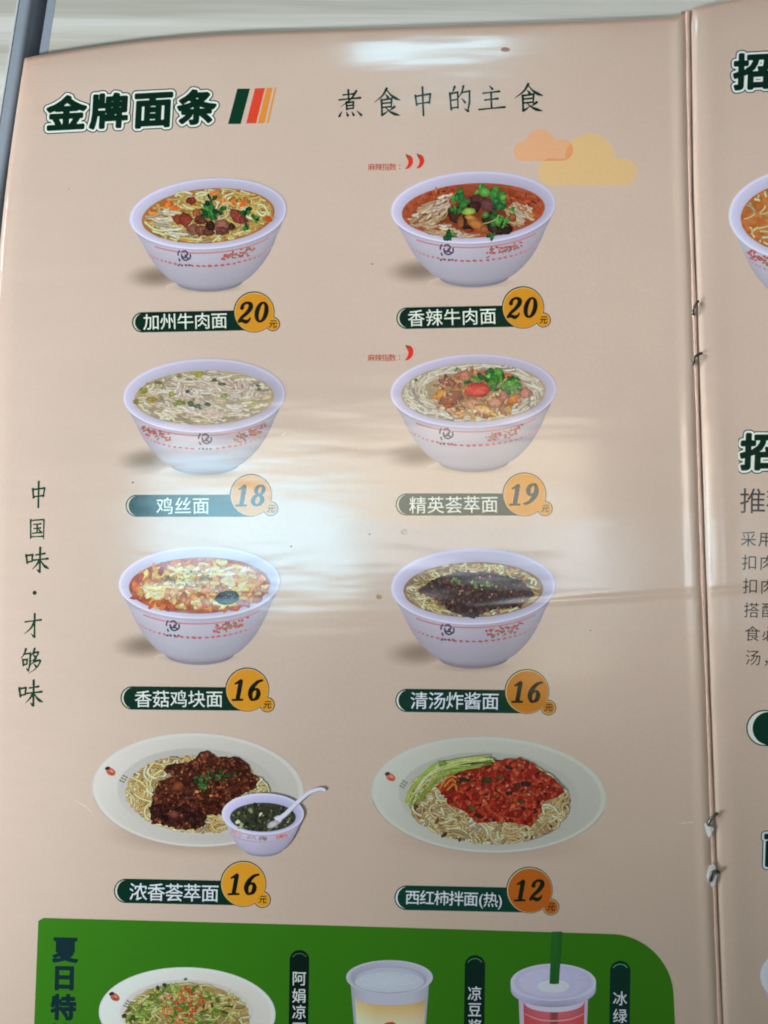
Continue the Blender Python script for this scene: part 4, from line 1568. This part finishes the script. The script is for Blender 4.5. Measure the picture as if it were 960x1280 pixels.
# ---- third row, left ---------------------------------------------------------------
def dish_mushroom_chicken():
    Z.reset()
    rng = random.Random(15)
    B = Bowl(249.2, 728, 101.2, 45.4, -.03, (188, 178, 168), depth=1.03, inner=(.872, .775), drop=.085, logo=-.38)
    m = zz(3.692, 120, 660)
    sh = Sheet()
    B.draw(sh)
    o = sh.build('noodle_bowl_picture', MENU, 'bowl of egg and chicken in orange broth with a scored mushroom, third row left')
    sh = Sheet()
    B.broth(sh, (176, 112, 60), (150, 78, 44), 8, 14)
    scatter(sh, [B.food_pt(math.sqrt(rng.random()) * .96, rng.uniform(0, 6.28)) for _ in range(150)], [(182, 96, 52), (168, 76, 44), (196, 126, 62), (206, 150, 80), (150, 72, 46)], rng, (2, 7), (.3, .7), .85, 1.1)
    sh.build('broth', o, mat=FOOD)
    sh = Sheet()
    pts = []
    while len(pts) < 150:
        x, y = B.food_pt(math.sqrt(rng.random()) * .92, rng.uniform(0, 6.28))
        pts.append((x, y))
    pts.sort(key=lambda p: p[1])
    scatter(sh, pts, [(222, 186, 96), (212, 164, 80), (226, 204, 140), (222, 206, 174), (200, 132, 66), (206, 146, 88), (190, 100, 50)], rng, (3, 8), (.35, .6), .8, 1.08, .25, 9)
    for _ in range(85):
        x, y = B.food_pt(math.sqrt(rng.random()) * .86, rng.uniform(0, 6.28))
        th = rng.uniform(-.7, .7)
        q = []
        for k in range(6):
            q.append((x, y))
            x += math.cos(th) * 2.6
            y += math.sin(th) * 1.5
            th += rng.uniform(-.5, .5)
        if all(B.inside(a, b, .95) for a, b in q):
            sh.ribbon(q, rng.uniform(1.6, 3.6), np.array(((228, 204, 120), (232, 214, 150), (224, 190, 96), (230, 218, 184))[rng.randrange(4)]) * rng.uniform(.9, 1.02), .84, 1.04, True)
    sh.build('egg_flower', o, mat=FOOD)
    sh = Sheet()
    pts = fill_points(group([(330, 290), (420, 250), (560, 250), (620, 290), (560, 330), (500, 360), (400, 360), (330, 340)], m), 40, rng)
    scatter(sh, pts, [(206, 152, 98), (196, 134, 84), (216, 170, 116), (176, 112, 74)], rng, (3.2, 6.4), (.5, .8), .68, 1.14)
    scatter(sh, group([(205, 230), (250, 215), (180, 320), (640, 370), (600, 375), (690, 350), (745, 330), (300, 200)], m), [(170, 84, 58), (180, 100, 58), (150, 70, 52)], rng, (4, 8), (.4, .6), .8, 1.1)
    sh.build('chicken_pieces', o, mat=FOOD)
    sh = Sheet()
    x, y = m(606, 322)
    sh.blob(x, y, 16, 8.6, (36, 38, 32), -.1, 14, .07, .7, 1.25, rng)
    for _ in range(26):
        a, r = rng.uniform(0, 6.28), rng.random() ** .5 * .72
        sh.blob(x + math.cos(a) * r * 16, y + math.sin(a) * r * 8, rng.uniform(.8, 2.0), rng.uniform(.4, .9), np.array((92, 92, 80)) * rng.uniform(.6, 1.3), rng.uniform(-.5, .5), 7, .3, .9, 1.1, rng)
    sh.build('scored_mushroom', o, mat=FOOD)
    sh = Sheet()
    pts = fill_points(group([(250, 250), (330, 215), (480, 195), (560, 190), (540, 240), (500, 265), (400, 280), (330, 260)], m), 90, rng)
    scatter(sh, pts, [(122, 132, 84), (98, 118, 76), (140, 144, 96), (86, 100, 66)], rng, (.9, 2.0), (.5, .9), .85, 1.1)
    sh.build('chopped_greens', o, mat=FOOD)


# ---- third row, right --------------------------------------------------------------
def dish_soybean_paste():
    Z.reset()
    rng = random.Random(16)
    B = Bowl(591.6, 733, 103, 48, -.02, (160, 146, 134), inner=(.85, .72), drop=.085, depth=.97, logo=-.36)
    m = zz(3.4286, 450, 660)
    sh = Sheet()
    B.draw(sh, tint=(.82, .79, .78))
    o = sh.build('noodle_bowl_picture', MENU, 'bowl of noodles under dark bean paste sauce, third row right')
    ref(160, 146, 134, .72)
    sh = Sheet()
    B.broth(sh, (98, 76, 50), (128, 104, 74), 9, 10)
    sh.build('broth', o, mat=FOOD)
    sh = Sheet()
    pal = [(212, 188, 132), (196, 168, 110), (218, 200, 154), (180, 148, 96)]
    strands(sh, B, 380, pal, 1.5, rng, length=(14, 36), bend=.13, flat=.6, edge=.62)
    strands(sh, B, 80, pal, 1.5, rng, region=lambda x, y: y > 755, direction=lambda x, y: -.6 if x > 590 else .6, length=(12, 26), bend=.06, edge=.6)
    sh.build('noodles', o, mat=FOOD)
    sh = Sheet()
    poly = group([(250, 270), (330, 215), (420, 190), (560, 195), (690, 225), (740, 290), (690, 330), (640, 345), (600, 340), (520, 365), (480, 385), (430, 370), (380, 350), (350, 310), (290, 290)], m)
    sh.sdf(poly_sdf([poly]), (515, 700, 680, 780), 1.2, (50, 32, 28), Z.next(), .5)
    scatter(sh, fill_points(poly, 520, rng), [(58, 36, 32), (44, 28, 26), (76, 48, 42), (92, 62, 54), (36, 24, 22), (66, 40, 44)], rng, (1.6, 4), (.5, .9), .66, 1.3)
    scatter(sh, fill_points(poly, 26, rng), [(150, 104, 84), (176, 132, 108), (120, 80, 70)], rng, (.8, 1.8), (.5, .9), .85, 1.1)
    sh.build('bean_sauce', o, mat=FOOD)
    sh = Sheet()
    for x, y, s in ((400, 220, 6), (420, 232, 5), (500, 245, 6), (530, 238, 6), (555, 240, 5), (485, 235, 4)):
        X, Y = m(x, y)
        scatter(sh, [(X + rng.uniform(-4, 4), Y + rng.uniform(-2.4, 2.4)) for _ in range(7)], [(92, 122, 56), (70, 98, 48), (116, 142, 72)], rng, (1.1, 2.6), (.5, .9), .75, 1.2)
    sh.build('chopped_greens', o, mat=FOOD)


# ---- fourth row, left --------------------------------------------------------------
def dish_plate_meat():
    Z.reset()
    rng = random.Random(17)
    B = Plate(247.5, 987.5, 133, 71.5, .035, (182, 170, 158), inner=(.70, .70), drop=.075)
    m = zz(3.2, 110, 910)
    sh = Sheet()
    B.draw_plate(sh, (186, 188, 184))
    B.mark(sh, *m(88, 172))
    o = sh.build('noodle_plate_picture', MENU, 'plate of noodles under dark fried meat with a small soup bowl, fourth row left')
    ref(182, 170, 158, .85)
    sh = Sheet()
    B.broth(sh, (112, 80, 42), (136, 102, 58), 10, 12, .93)
    pal = [(230, 206, 150), (220, 192, 130), (236, 218, 176), (204, 170, 106)]
    strands(sh, B, 620, pal, 1.7, rng, region=lambda x, y: x < 215 or y > 1005 or x > 300 or y < 965, length=(24, 60), bend=.09, flat=.75, edge=.64)
    sh.build('noodles', o, mat=FOOD)
    ref(182, 170, 158, .62)
    sh = Sheet()
    poly = group([(250, 330), (265, 270), (285, 215), (330, 205), (350, 182), (305, 170), (320, 150), (400, 140), (430, 125), (450, 98), (480, 100), (520, 125), (600, 120), (640, 150), (650, 185), (680, 200), (665, 240), (620, 260), (560, 290), (540, 340), (470, 345), (450, 395), (390, 405), (330, 385), (260, 375)], m)
    sh.sdf(poly_sdf([poly]), (180, 930, 330, 1045), 1.2, (72, 36, 24), Z.next(), 1.0)
    scatter(sh, fill_points(poly, 760, rng), [(98, 50, 34), (78, 38, 28), (122, 64, 42), (62, 30, 24), (140, 78, 50), (88, 40, 34)], rng, (2, 4.8), (.5, .85), .56, 1.28)
    scatter(sh, fill_points(poly, 46, rng), [(176, 110, 72), (190, 128, 80), (160, 84, 60)], rng, (1, 2.6), (.5, .9), .8, 1.12)
    scatter(sh, fill_points(group([(250, 330), (300, 290), (400, 320), (470, 345), (450, 395), (390, 405), (260, 375)], m), 110, rng), [(50, 26, 24), (66, 34, 32), (40, 22, 20), (80, 42, 40)], rng, (2, 4), (.5, .9), .6, 1.3)
    sh.blob(*m(345, 345), 7, 4.6, (128, 70, 60), .2, 9, .15, .7, 1.15, rng)
    sh.blob(*m(360, 232), 8, 5.6, (136, 72, 44), -.6, 9, .2, .65, 1.2, rng)
    sh.blob(*m(435, 255), 3, 2.2, (214, 168, 96), 0, 7, .2, .85, 1.1, rng)
    sh.build('fried_meat', o, mat=FOOD)
    sh = Sheet()
    for p, n in (([(420, 200), (470, 180), (500, 200), (480, 240), (440, 230)], 46), ([(470, 160), (540, 165), (590, 180), (560, 220), (500, 205)], 34)):
        scatter(sh, fill_points(group(p, m), n, rng), [(56, 104, 56), (40, 84, 46), (76, 124, 70), (34, 68, 42)], rng, (1.1, 2.6), (.5, .9), .75, 1.2)
    scatter(sh, group([(460, 230), (468, 240), (455, 236)], m), [(70, 140, 74)], rng, (2, 3), (.6, .9), .8, 1.2)
    sh.build('chopped_greens', o, mat=FOOD)

    # the soup bowl with its spoon
    S = Bowl(328.6, 1017.4, 51.4, 26, .0, (176, 163, 151), depth=.93, logo=-.3, inner=(.80, .70), drop=.16)
    sb = Sheet()
    S.draw(sb, shadow=False, logo=False, tint=(.97, .96, 1.0))
    k = 2.8235
    for u0, u1, c in ((-.42, -.14, (176, 170, 186)), (-.1, .1, (132, 128, 140)), (.36, .66, (196, 120, 112)), (-.86, -.6, (196, 150, 160))):
        for i in range(6):
            u = u0 + (u1 - u0) * (i + .5) / 6
            x, y = S.body_pt(u, .5)
            sb.blob(x, y + rng.uniform(-1, 1), 1.5, 2.6, np.array(c) * rng.uniform(.85, 1.1), 0, 6, .3, .95, 1, rng)
    sb.ribbon([S.body_pt(u / 20, .33) for u in range(-17, 18)], .6, (184, 150, 168), .95, 1)
    sb.ribbon([S.body_pt(u / 20, .78) for u in range(-17, 18)], .6, (180, 150, 170), .95, 1)
    b = sb.build('soup_bowl', o, 'small lavender soup bowl with a white spoon')
    sb = Sheet()
    S.broth(sb, (44, 48, 36), (54, 58, 48), 12, 8)
    scatter(sb, [S.food_pt(math.sqrt(rng.random()) * .92, rng.uniform(0, 6.28)) for _ in range(110)], [(36, 44, 34), (60, 66, 48), (84, 92, 62), (26, 32, 28)], rng, (1.2, 3.4), (.4, .8), .7, 1.25)
    scatter(sb, [m(*p) for p in ((600, 375), (615, 385), (690, 345), (700, 350), (755, 395), (800, 375), (745, 385), (610, 395), (650, 330))], [(158, 166, 128), (130, 142, 96), (180, 182, 156)], rng, (1.6, 4), (.4, .8), .75, 1.15)
    # wet soup lies in the same picture as the bowl
    pts = smooth_pts(group([(752, 372), (790, 345), (830, 305), (880, 262), (925, 245), (948, 250)], m), 5)
    n = len(pts)
    for wd_, c, sh_ in ((2.6, (176, 174, 204), .8), (1.7, (206, 206, 232), .97)):
        z = Z.next()
        prev = None
        for i, (x, y) in enumerate(pts):
            p, q = pts[max(0, i - 1)], pts[min(n - 1, i + 1)]
            tx, ty = q[0] - p[0], q[1] - p[1]
            L = math.hypot(tx, ty)
            w = wd_ * (1.9 if i < 3 else 1.25 - .35 * i / n)
            a_ = (sb.add(x + ty / L * w, y - tx / L * w, z, ink(clipc(np.array(c) * 1.02))), sb.add(x - ty / L * w, y + tx / L * w, z, ink(clipc(np.array(c) * sh_))))
            if prev:
                sb.face(prev[0], prev[1], a_[1], a_[0])
            prev = a_
    x, y = m(740, 385)
    sb.blob(x, y, 8, 4, (168, 166, 178), -.5, 12, .05, .85, 1.1, rng)
    sb.build('soup_and_spoon', o)


# ---- fourth row, right -------------------------------------------------------------
def dish_tomato_plate():
    Z.reset()
    rng = random.Random(18)
    B = Plate(611, 993.5, 148, 73, .045, (150, 136, 124), inner=(.715, .76), drop=.11)
    m = zz(3.1475, 460, 915)
    sh = Sheet()
    B.draw_plate(sh, (146, 148, 140))
    B.mark(sh, *m(86, 175), dim=.88)
    o = sh.build('noodle_plate_picture', MENU, 'plate of noodles under red tomato sauce with cucumber sticks, fourth row right')
    ref(150, 136, 124, .66)
    sh = Sheet()
    B.broth(sh, (76, 52, 30), (92, 66, 42), 11, 12, .95)
    pal = [(218, 194, 148), (206, 178, 128), (226, 206, 168), (186, 154, 104)]
    strands(sh, B, 560, pal, 1.75, rng, region=lambda x, y: y > 985, length=(26, 64), bend=.10, flat=.75, edge=.62)
    strands(sh, B, 150, pal, 1.7, rng, region=lambda x, y: y < 990 and (x > 670 or x < 560), length=(14, 30), bend=.12, flat=.7, edge=.6)
    scatter(sh, group([(190, 300), (215, 310), (180, 285), (300, 405), (360, 425), (440, 425), (320, 360), (640, 410), (720, 370), (270, 350)], m), [(74, 52, 34), (90, 64, 40)], rng, (2, 5), (.4, .7), .9, 1.05)
    strands(sh, B, 110, pal, 1.75, rng, region=lambda x, y: y > 1000, length=(16, 40), bend=.12, flat=.75, edge=.58)
    sh.build('noodles', o, mat=FOOD)
    ref(150, 136, 124, .44)
    sh = Sheet()
    poly = group([(270, 215), (330, 180), (400, 150), (500, 125), (540, 108), (620, 112), (680, 155), (740, 195), (770, 235), (740, 255), (690, 270), (670, 320), (640, 370), (590, 355), (500, 350), (430, 355), (390, 315), (330, 285), (300, 245)], m)
    sh.sdf(poly_sdf([poly]), (540, 940, 712, 1040), 1.2, (150, 44, 30), Z.next(), 1.0)
    scatter(sh, fill_points(poly, 700, rng), [(176, 54, 36), (156, 44, 34), (190, 74, 44), (134, 36, 30), (184, 62, 48), (196, 88, 60)], rng, (2, 5), (.5, .9), .7, 1.16)
    scatter(sh, fill_points(poly, 60, rng), [(204, 120, 96), (196, 108, 60), (210, 140, 116)], rng, (.8, 2.2), (.5, .9), .85, 1.1)
    scatter(sh, fill_points(poly, 26, rng), [(96, 30, 34), (84, 34, 40), (110, 40, 34)], rng, (2, 4), (.5, .8), .8, 1.15)
    sh.build('tomato_sauce', o, mat=FOOD)
    sh = Sheet()
    for x, y, rx, r in ((375, 188, 9, .1), (520, 178, 7, -.2), (470, 190, 9, 0), (620, 205, 9, .1), (590, 210, 6, .5), (555, 240, 7, 0), (410, 300, 8, .4), (435, 330, 7, .2), (605, 275, 6, 0), (555, 140, 6, .3), (465, 245, 4, 0), (610, 300, 5, .4), (660, 315, 5, -.5), (350, 205, 5, 0)):
        X, Y = m(x, y)
        sh.blob(X, Y, rx * .8, rx * .38, np.array(((62, 62, 34), (78, 84, 44), (52, 44, 38))[rng.randrange(3)]) * rng.uniform(.9, 1.15), r, 8, .25, .75, 1.2, rng)
    sh.build('green_peppers', o, mat=FOOD)
    ref(150, 136, 124, .62)
    sh = Sheet()
    for p, w, c in (([(150, 275), (185, 210), (240, 150), (285, 122)], 2.6, (134, 160, 62)), ([(165, 280), (210, 205), (265, 150), (300, 125)], 2.4, (168, 190, 100)), ([(175, 285), (225, 225), (280, 165)], 2.2, (150, 176, 80)), ([(195, 270), (250, 205), (300, 160)], 2.2, (118, 146, 54)),
                    ([(285, 125), (350, 110), (420, 100), (480, 98)], 2.4, (150, 178, 84)), ([(290, 140), (360, 122), (440, 112), (495, 112)], 2.5, (174, 194, 110)), ([(300, 155), (380, 138), (470, 122), (490, 120)], 2.2, (94, 130, 48)), ([(250, 165), (330, 142), (400, 132)], 2.2, (160, 186, 92)),
                    ([(190, 245), (230, 180), (290, 140)], 1.8, (182, 200, 124)), ([(300, 165), (370, 148), (450, 135)], 1.7, (140, 166, 76)), ([(280, 180), (330, 160), (380, 150)], 1.7, (122, 148, 62))):
        for k in range(4):
            dx, dy = rng.uniform(-7, 7), rng.uniform(-9, 9)
            q = [(x + dx + rng.uniform(-3, 3), y + dy + rng.uniform(-3, 3)) for x, y in p]
            sh.ribbon(smooth_pts(group(q, m), 6), w * rng.uniform(.26, .40), np.array(c) * rng.uniform(.8, 1.22) + np.array((14, 8, 12)), .62, 1.1)
    sh.blob(*m(293, 125), 5, 3.4, (104, 128, 50), 0, 9, .15, .8, 1.15, rng)
    for p in ([(300, 215), (330, 185), (345, 200)], [(310, 230), (340, 205), (350, 230)], [(290, 205), (320, 175), (350, 178)], [(280, 225), (300, 195)]):
        sh.ribbon(smooth_pts(group(p, m), 5), 1.3, (198, 116, 52), .75, 1.08)
    sh.build('cucumber_sticks', o, mat=FOOD)


# ---- green panel, cold plate -------------------------------------------------------
def dish_cold_plate():
    Z.reset(4e-5)
    rng = random.Random(19)
    B = Plate(234, 1266.5, 110.5, 57.5, .02, (186, 173, 161), inner=(.74, .80), drop=.10)
    m = zz(2.2857, 0, 1130)
    sh = Sheet()
    B.draw_plate(sh, (210, 214, 212), shadow=False)
    B.mark(sh, *m(326, 264))
    o = sh.build('noodle_plate_picture', MENU, 'plate of cold noodles with shredded vegetables on the green panel')
    sh = Sheet()
    B.broth(sh, (140, 122, 70), (160, 144, 96), 13, 10, .95)
    pal = [(220, 200, 138), (206, 182, 112), (226, 212, 164), (188, 160, 92)]
    strands(sh, B, 430, pal, 1.6, rng, length=(14, 34), bend=.11, flat=.7, edge=.6)
    sh.build('noodles', o, mat=FOOD)
    sh = Sheet()
    R1_ = in_poly(group([(355, 330), (390, 280), (440, 240), (500, 225), (560, 235), (620, 260), (640, 310), (600, 340), (620, 420), (360, 420)], m))
    strands(sh, B, 330, [(120, 158, 62), (150, 178, 84), (84, 124, 50), (172, 192, 104), (196, 190, 120)], 1.3, rng, region=R1_, length=(10, 24), bend=.10, flat=.75, edge=.6)
    scatter(sh, group([(355, 320), (365, 305), (450, 240), (470, 232), (530, 215), (605, 290), (380, 325), (620, 275)], m), [(66, 96, 44), (54, 70, 40)], rng, (2, 4), (.5, .9), .7, 1.2)
    sh.build('vegetable_shreds', o, mat=FOOD)
    sh = Sheet()
    pts = fill_points(group([(450, 290), (470, 250), (520, 232), (570, 250), (600, 290), (560, 320), (540, 360), (480, 340)], m), 110, rng)
    scatter(sh, pts, [(206, 120, 66), (190, 96, 50), (214, 144, 90), (170, 76, 44), (216, 164, 120)], rng, (1.3, 3.4), (.5, .9), .7, 1.18)
    sh.build('chilli_topping', o, mat=FOOD)


# ---- green panel, the two cups -----------------------------------------------------
def ellipse_fill(sh, cx, cy, a, b, cfun, n=48, r=8):
    def fn(u, v):
        t = 2 * math.pi * u
        return cx + a * v * math.cos(t), cy + b * v * math.sin(t), clipc(cfun(math.cos(t) * v, math.sin(t) * v, v))
    sh.grid(fn, n, r, wrap=True)


def tapered(sh, xl0, xr0, y0, xl1, xr1, y1, sag, cfun, nu=24, nv=16):
    """cup wall between two curved levels"""
    def fn(u, v):
        uu = -1 + 2 * u
        xl, xr = xl0 + (xl1 - xl0) * v, xr0 + (xr1 - xr0) * v
        return xl + (xr - xl) * u, y0 + (y1 - y0) * v + sag * math.sqrt(max(0, 1 - uu * uu)) * (1 - .3 * v), clipc(cfun(uu, v))
    sh.grid(fn, nu, nv)


def cup_milk():
    Z.reset(4e-5)
    rng = random.Random(21)
    ref(150, 136, 124)
    m = zz(7.385, 430, 1160)
    sh = Sheet()
    x0, y0 = m(60, 500)
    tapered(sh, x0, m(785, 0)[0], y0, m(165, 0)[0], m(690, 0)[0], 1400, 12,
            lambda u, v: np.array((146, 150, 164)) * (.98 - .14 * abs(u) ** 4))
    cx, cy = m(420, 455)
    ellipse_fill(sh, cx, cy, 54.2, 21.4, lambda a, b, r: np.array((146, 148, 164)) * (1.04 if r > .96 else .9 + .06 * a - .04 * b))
    o = sh.build('drink_cup_picture', MENU, 'cup of white drink with an open rim on the green panel')
    sh = Sheet()
    ellipse_fill(sh, cx, cy + 3.2, 46, 17, lambda a, b, r: np.array((138, 144, 158)) * (.86 if r > .9 else .97 + .05 * (-b)))
    ellipse_fill(sh, cx, cy + 6, 43, 13, lambda a, b, r: np.array((152, 160, 172)) * (1 - .05 * r + rng.uniform(-.02, .02)))
    sh.build('milk_surface', o)
    sh = Sheet()
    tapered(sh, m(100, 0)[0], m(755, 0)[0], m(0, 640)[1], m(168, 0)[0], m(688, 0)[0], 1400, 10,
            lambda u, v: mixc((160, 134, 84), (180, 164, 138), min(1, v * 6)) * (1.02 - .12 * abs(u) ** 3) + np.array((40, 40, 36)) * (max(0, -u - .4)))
    x, y = m(425, 885)
    for dx, dy, r in ((0, 3, 8), (-6, 7, 6), (7, 6, 6), (0, 12, 9)):
        sh.blob(x + dx, y + dy, r, r * .7, (168, 52, 44), 0, 10, .1, .85, 1.08, rng)
    sh.build('cup_wall', o)


def cup_red():
    Z.reset(4e-5)
    rng = random.Random(22)
    ref(122, 109, 97)
    m = zz(5.333, 620, 1150)
    sh = Sheet()
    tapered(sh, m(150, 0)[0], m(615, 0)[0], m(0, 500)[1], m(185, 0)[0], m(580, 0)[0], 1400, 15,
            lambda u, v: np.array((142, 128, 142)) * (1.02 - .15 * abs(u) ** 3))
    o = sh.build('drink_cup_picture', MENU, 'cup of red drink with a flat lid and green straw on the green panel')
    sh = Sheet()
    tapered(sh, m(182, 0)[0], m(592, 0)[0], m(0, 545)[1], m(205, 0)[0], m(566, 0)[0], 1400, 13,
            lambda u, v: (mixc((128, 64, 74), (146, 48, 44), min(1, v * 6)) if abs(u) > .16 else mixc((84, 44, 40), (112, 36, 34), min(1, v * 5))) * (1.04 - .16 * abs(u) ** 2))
    sh.ribbon(smooth_pts(group([(190, 625), (290, 665), (400, 672), (500, 660), (600, 620)], m), 6), .8, (164, 110, 112), .95, 1, True)
    sh.build('red_tea', o)
    sh = Sheet()
    cx, cy = m(382, 415)
    rng2 = random.Random(1)

    def side(u, v):
        t = math.pi * u
        return cx + 53.2 * math.cos(t), cy + 21.5 * math.sin(t) * (1 + 0) + v * 9.0, clipc(np.array((122, 120, 142)) * (1.0 - .12 * v + .05 * math.sin(t * 3)))
    sh.grid(side, 40, 3)
    ellipse_fill(sh, cx, cy, 53.4, 23.2, lambda a, b, r: np.array((128, 126, 148)) * (1.06 if r > .95 else (.93 if .84 < r < .93 else .98 - .03 * a + rng2.uniform(-.015, .015))))
    ellipse_fill(sh, cx, cy + 5, 20, 8, lambda a, b, r: np.array((146, 146, 170)) * (1.03 - .05 * r))
    sh.build('cup_lid', o)
    sh = Sheet()
    x, y = m(388, 425)
    z = Z.next()
    q = []
    for px, py, s in ((372, 78, .9), (390, 78, 1.0), (442, 78, .85), (420, 425, .9), (388, 428, 1.05), (356, 425, .9)):
        q.append(sh.add(*m(px, py), z, ink(clipc(np.array((20, 64, 22)) * s))))
    sh.face(*q)
    sh.build('drinking_straw', o)


# ---- right page pictures, mostly out of view ---------------------------------------
def dish_right_top():
    Z.reset()
    rng = random.Random(31)
    B = Bowl(1012, 268, 101.5, 60, -.02, (188, 175, 162), depth=.86, inner=(.85, .78), drop=.06, logo=.2)
    sh = Sheet()
    B.draw(sh, shadow=False)
    o = sh.build('noodle_bowl_picture', MENU, 'bowl cut by the right edge near the top')
    sh = Sheet()
    B.broth(sh, (176, 116, 66), (168, 100, 50), 14, 12)
    strands(sh, B, 110, [(224, 206, 150), (212, 190, 128), (230, 218, 180)], 1.5, rng, length=(14, 40), bend=.1)
    sh.build('noodles', o, mat=FOOD)


def dish_right_bottom():
    Z.reset()
    rng = random.Random(32)
    B = Bowl(1052, 1222, 102, 50, .03, (146, 132, 120), inner=(.85, .77), drop=.06, logo=.2)
    sh = Sheet()
    B.draw(sh, tint=(.86, .84, .88), shadow=False)
    o = sh.build('noodle_bowl_picture', MENU, 'bowl cut by the right edge near the bottom')


for build in (dish_beef_noodles, dish_spicy_beef, dish_chicken, dish_mixed_stew, dish_mushroom_chicken, dish_soybean_paste,
              dish_plate_meat, dish_tomato_plate, dish_cold_plate, cup_milk, cup_red, dish_right_top, dish_right_bottom):
    build()
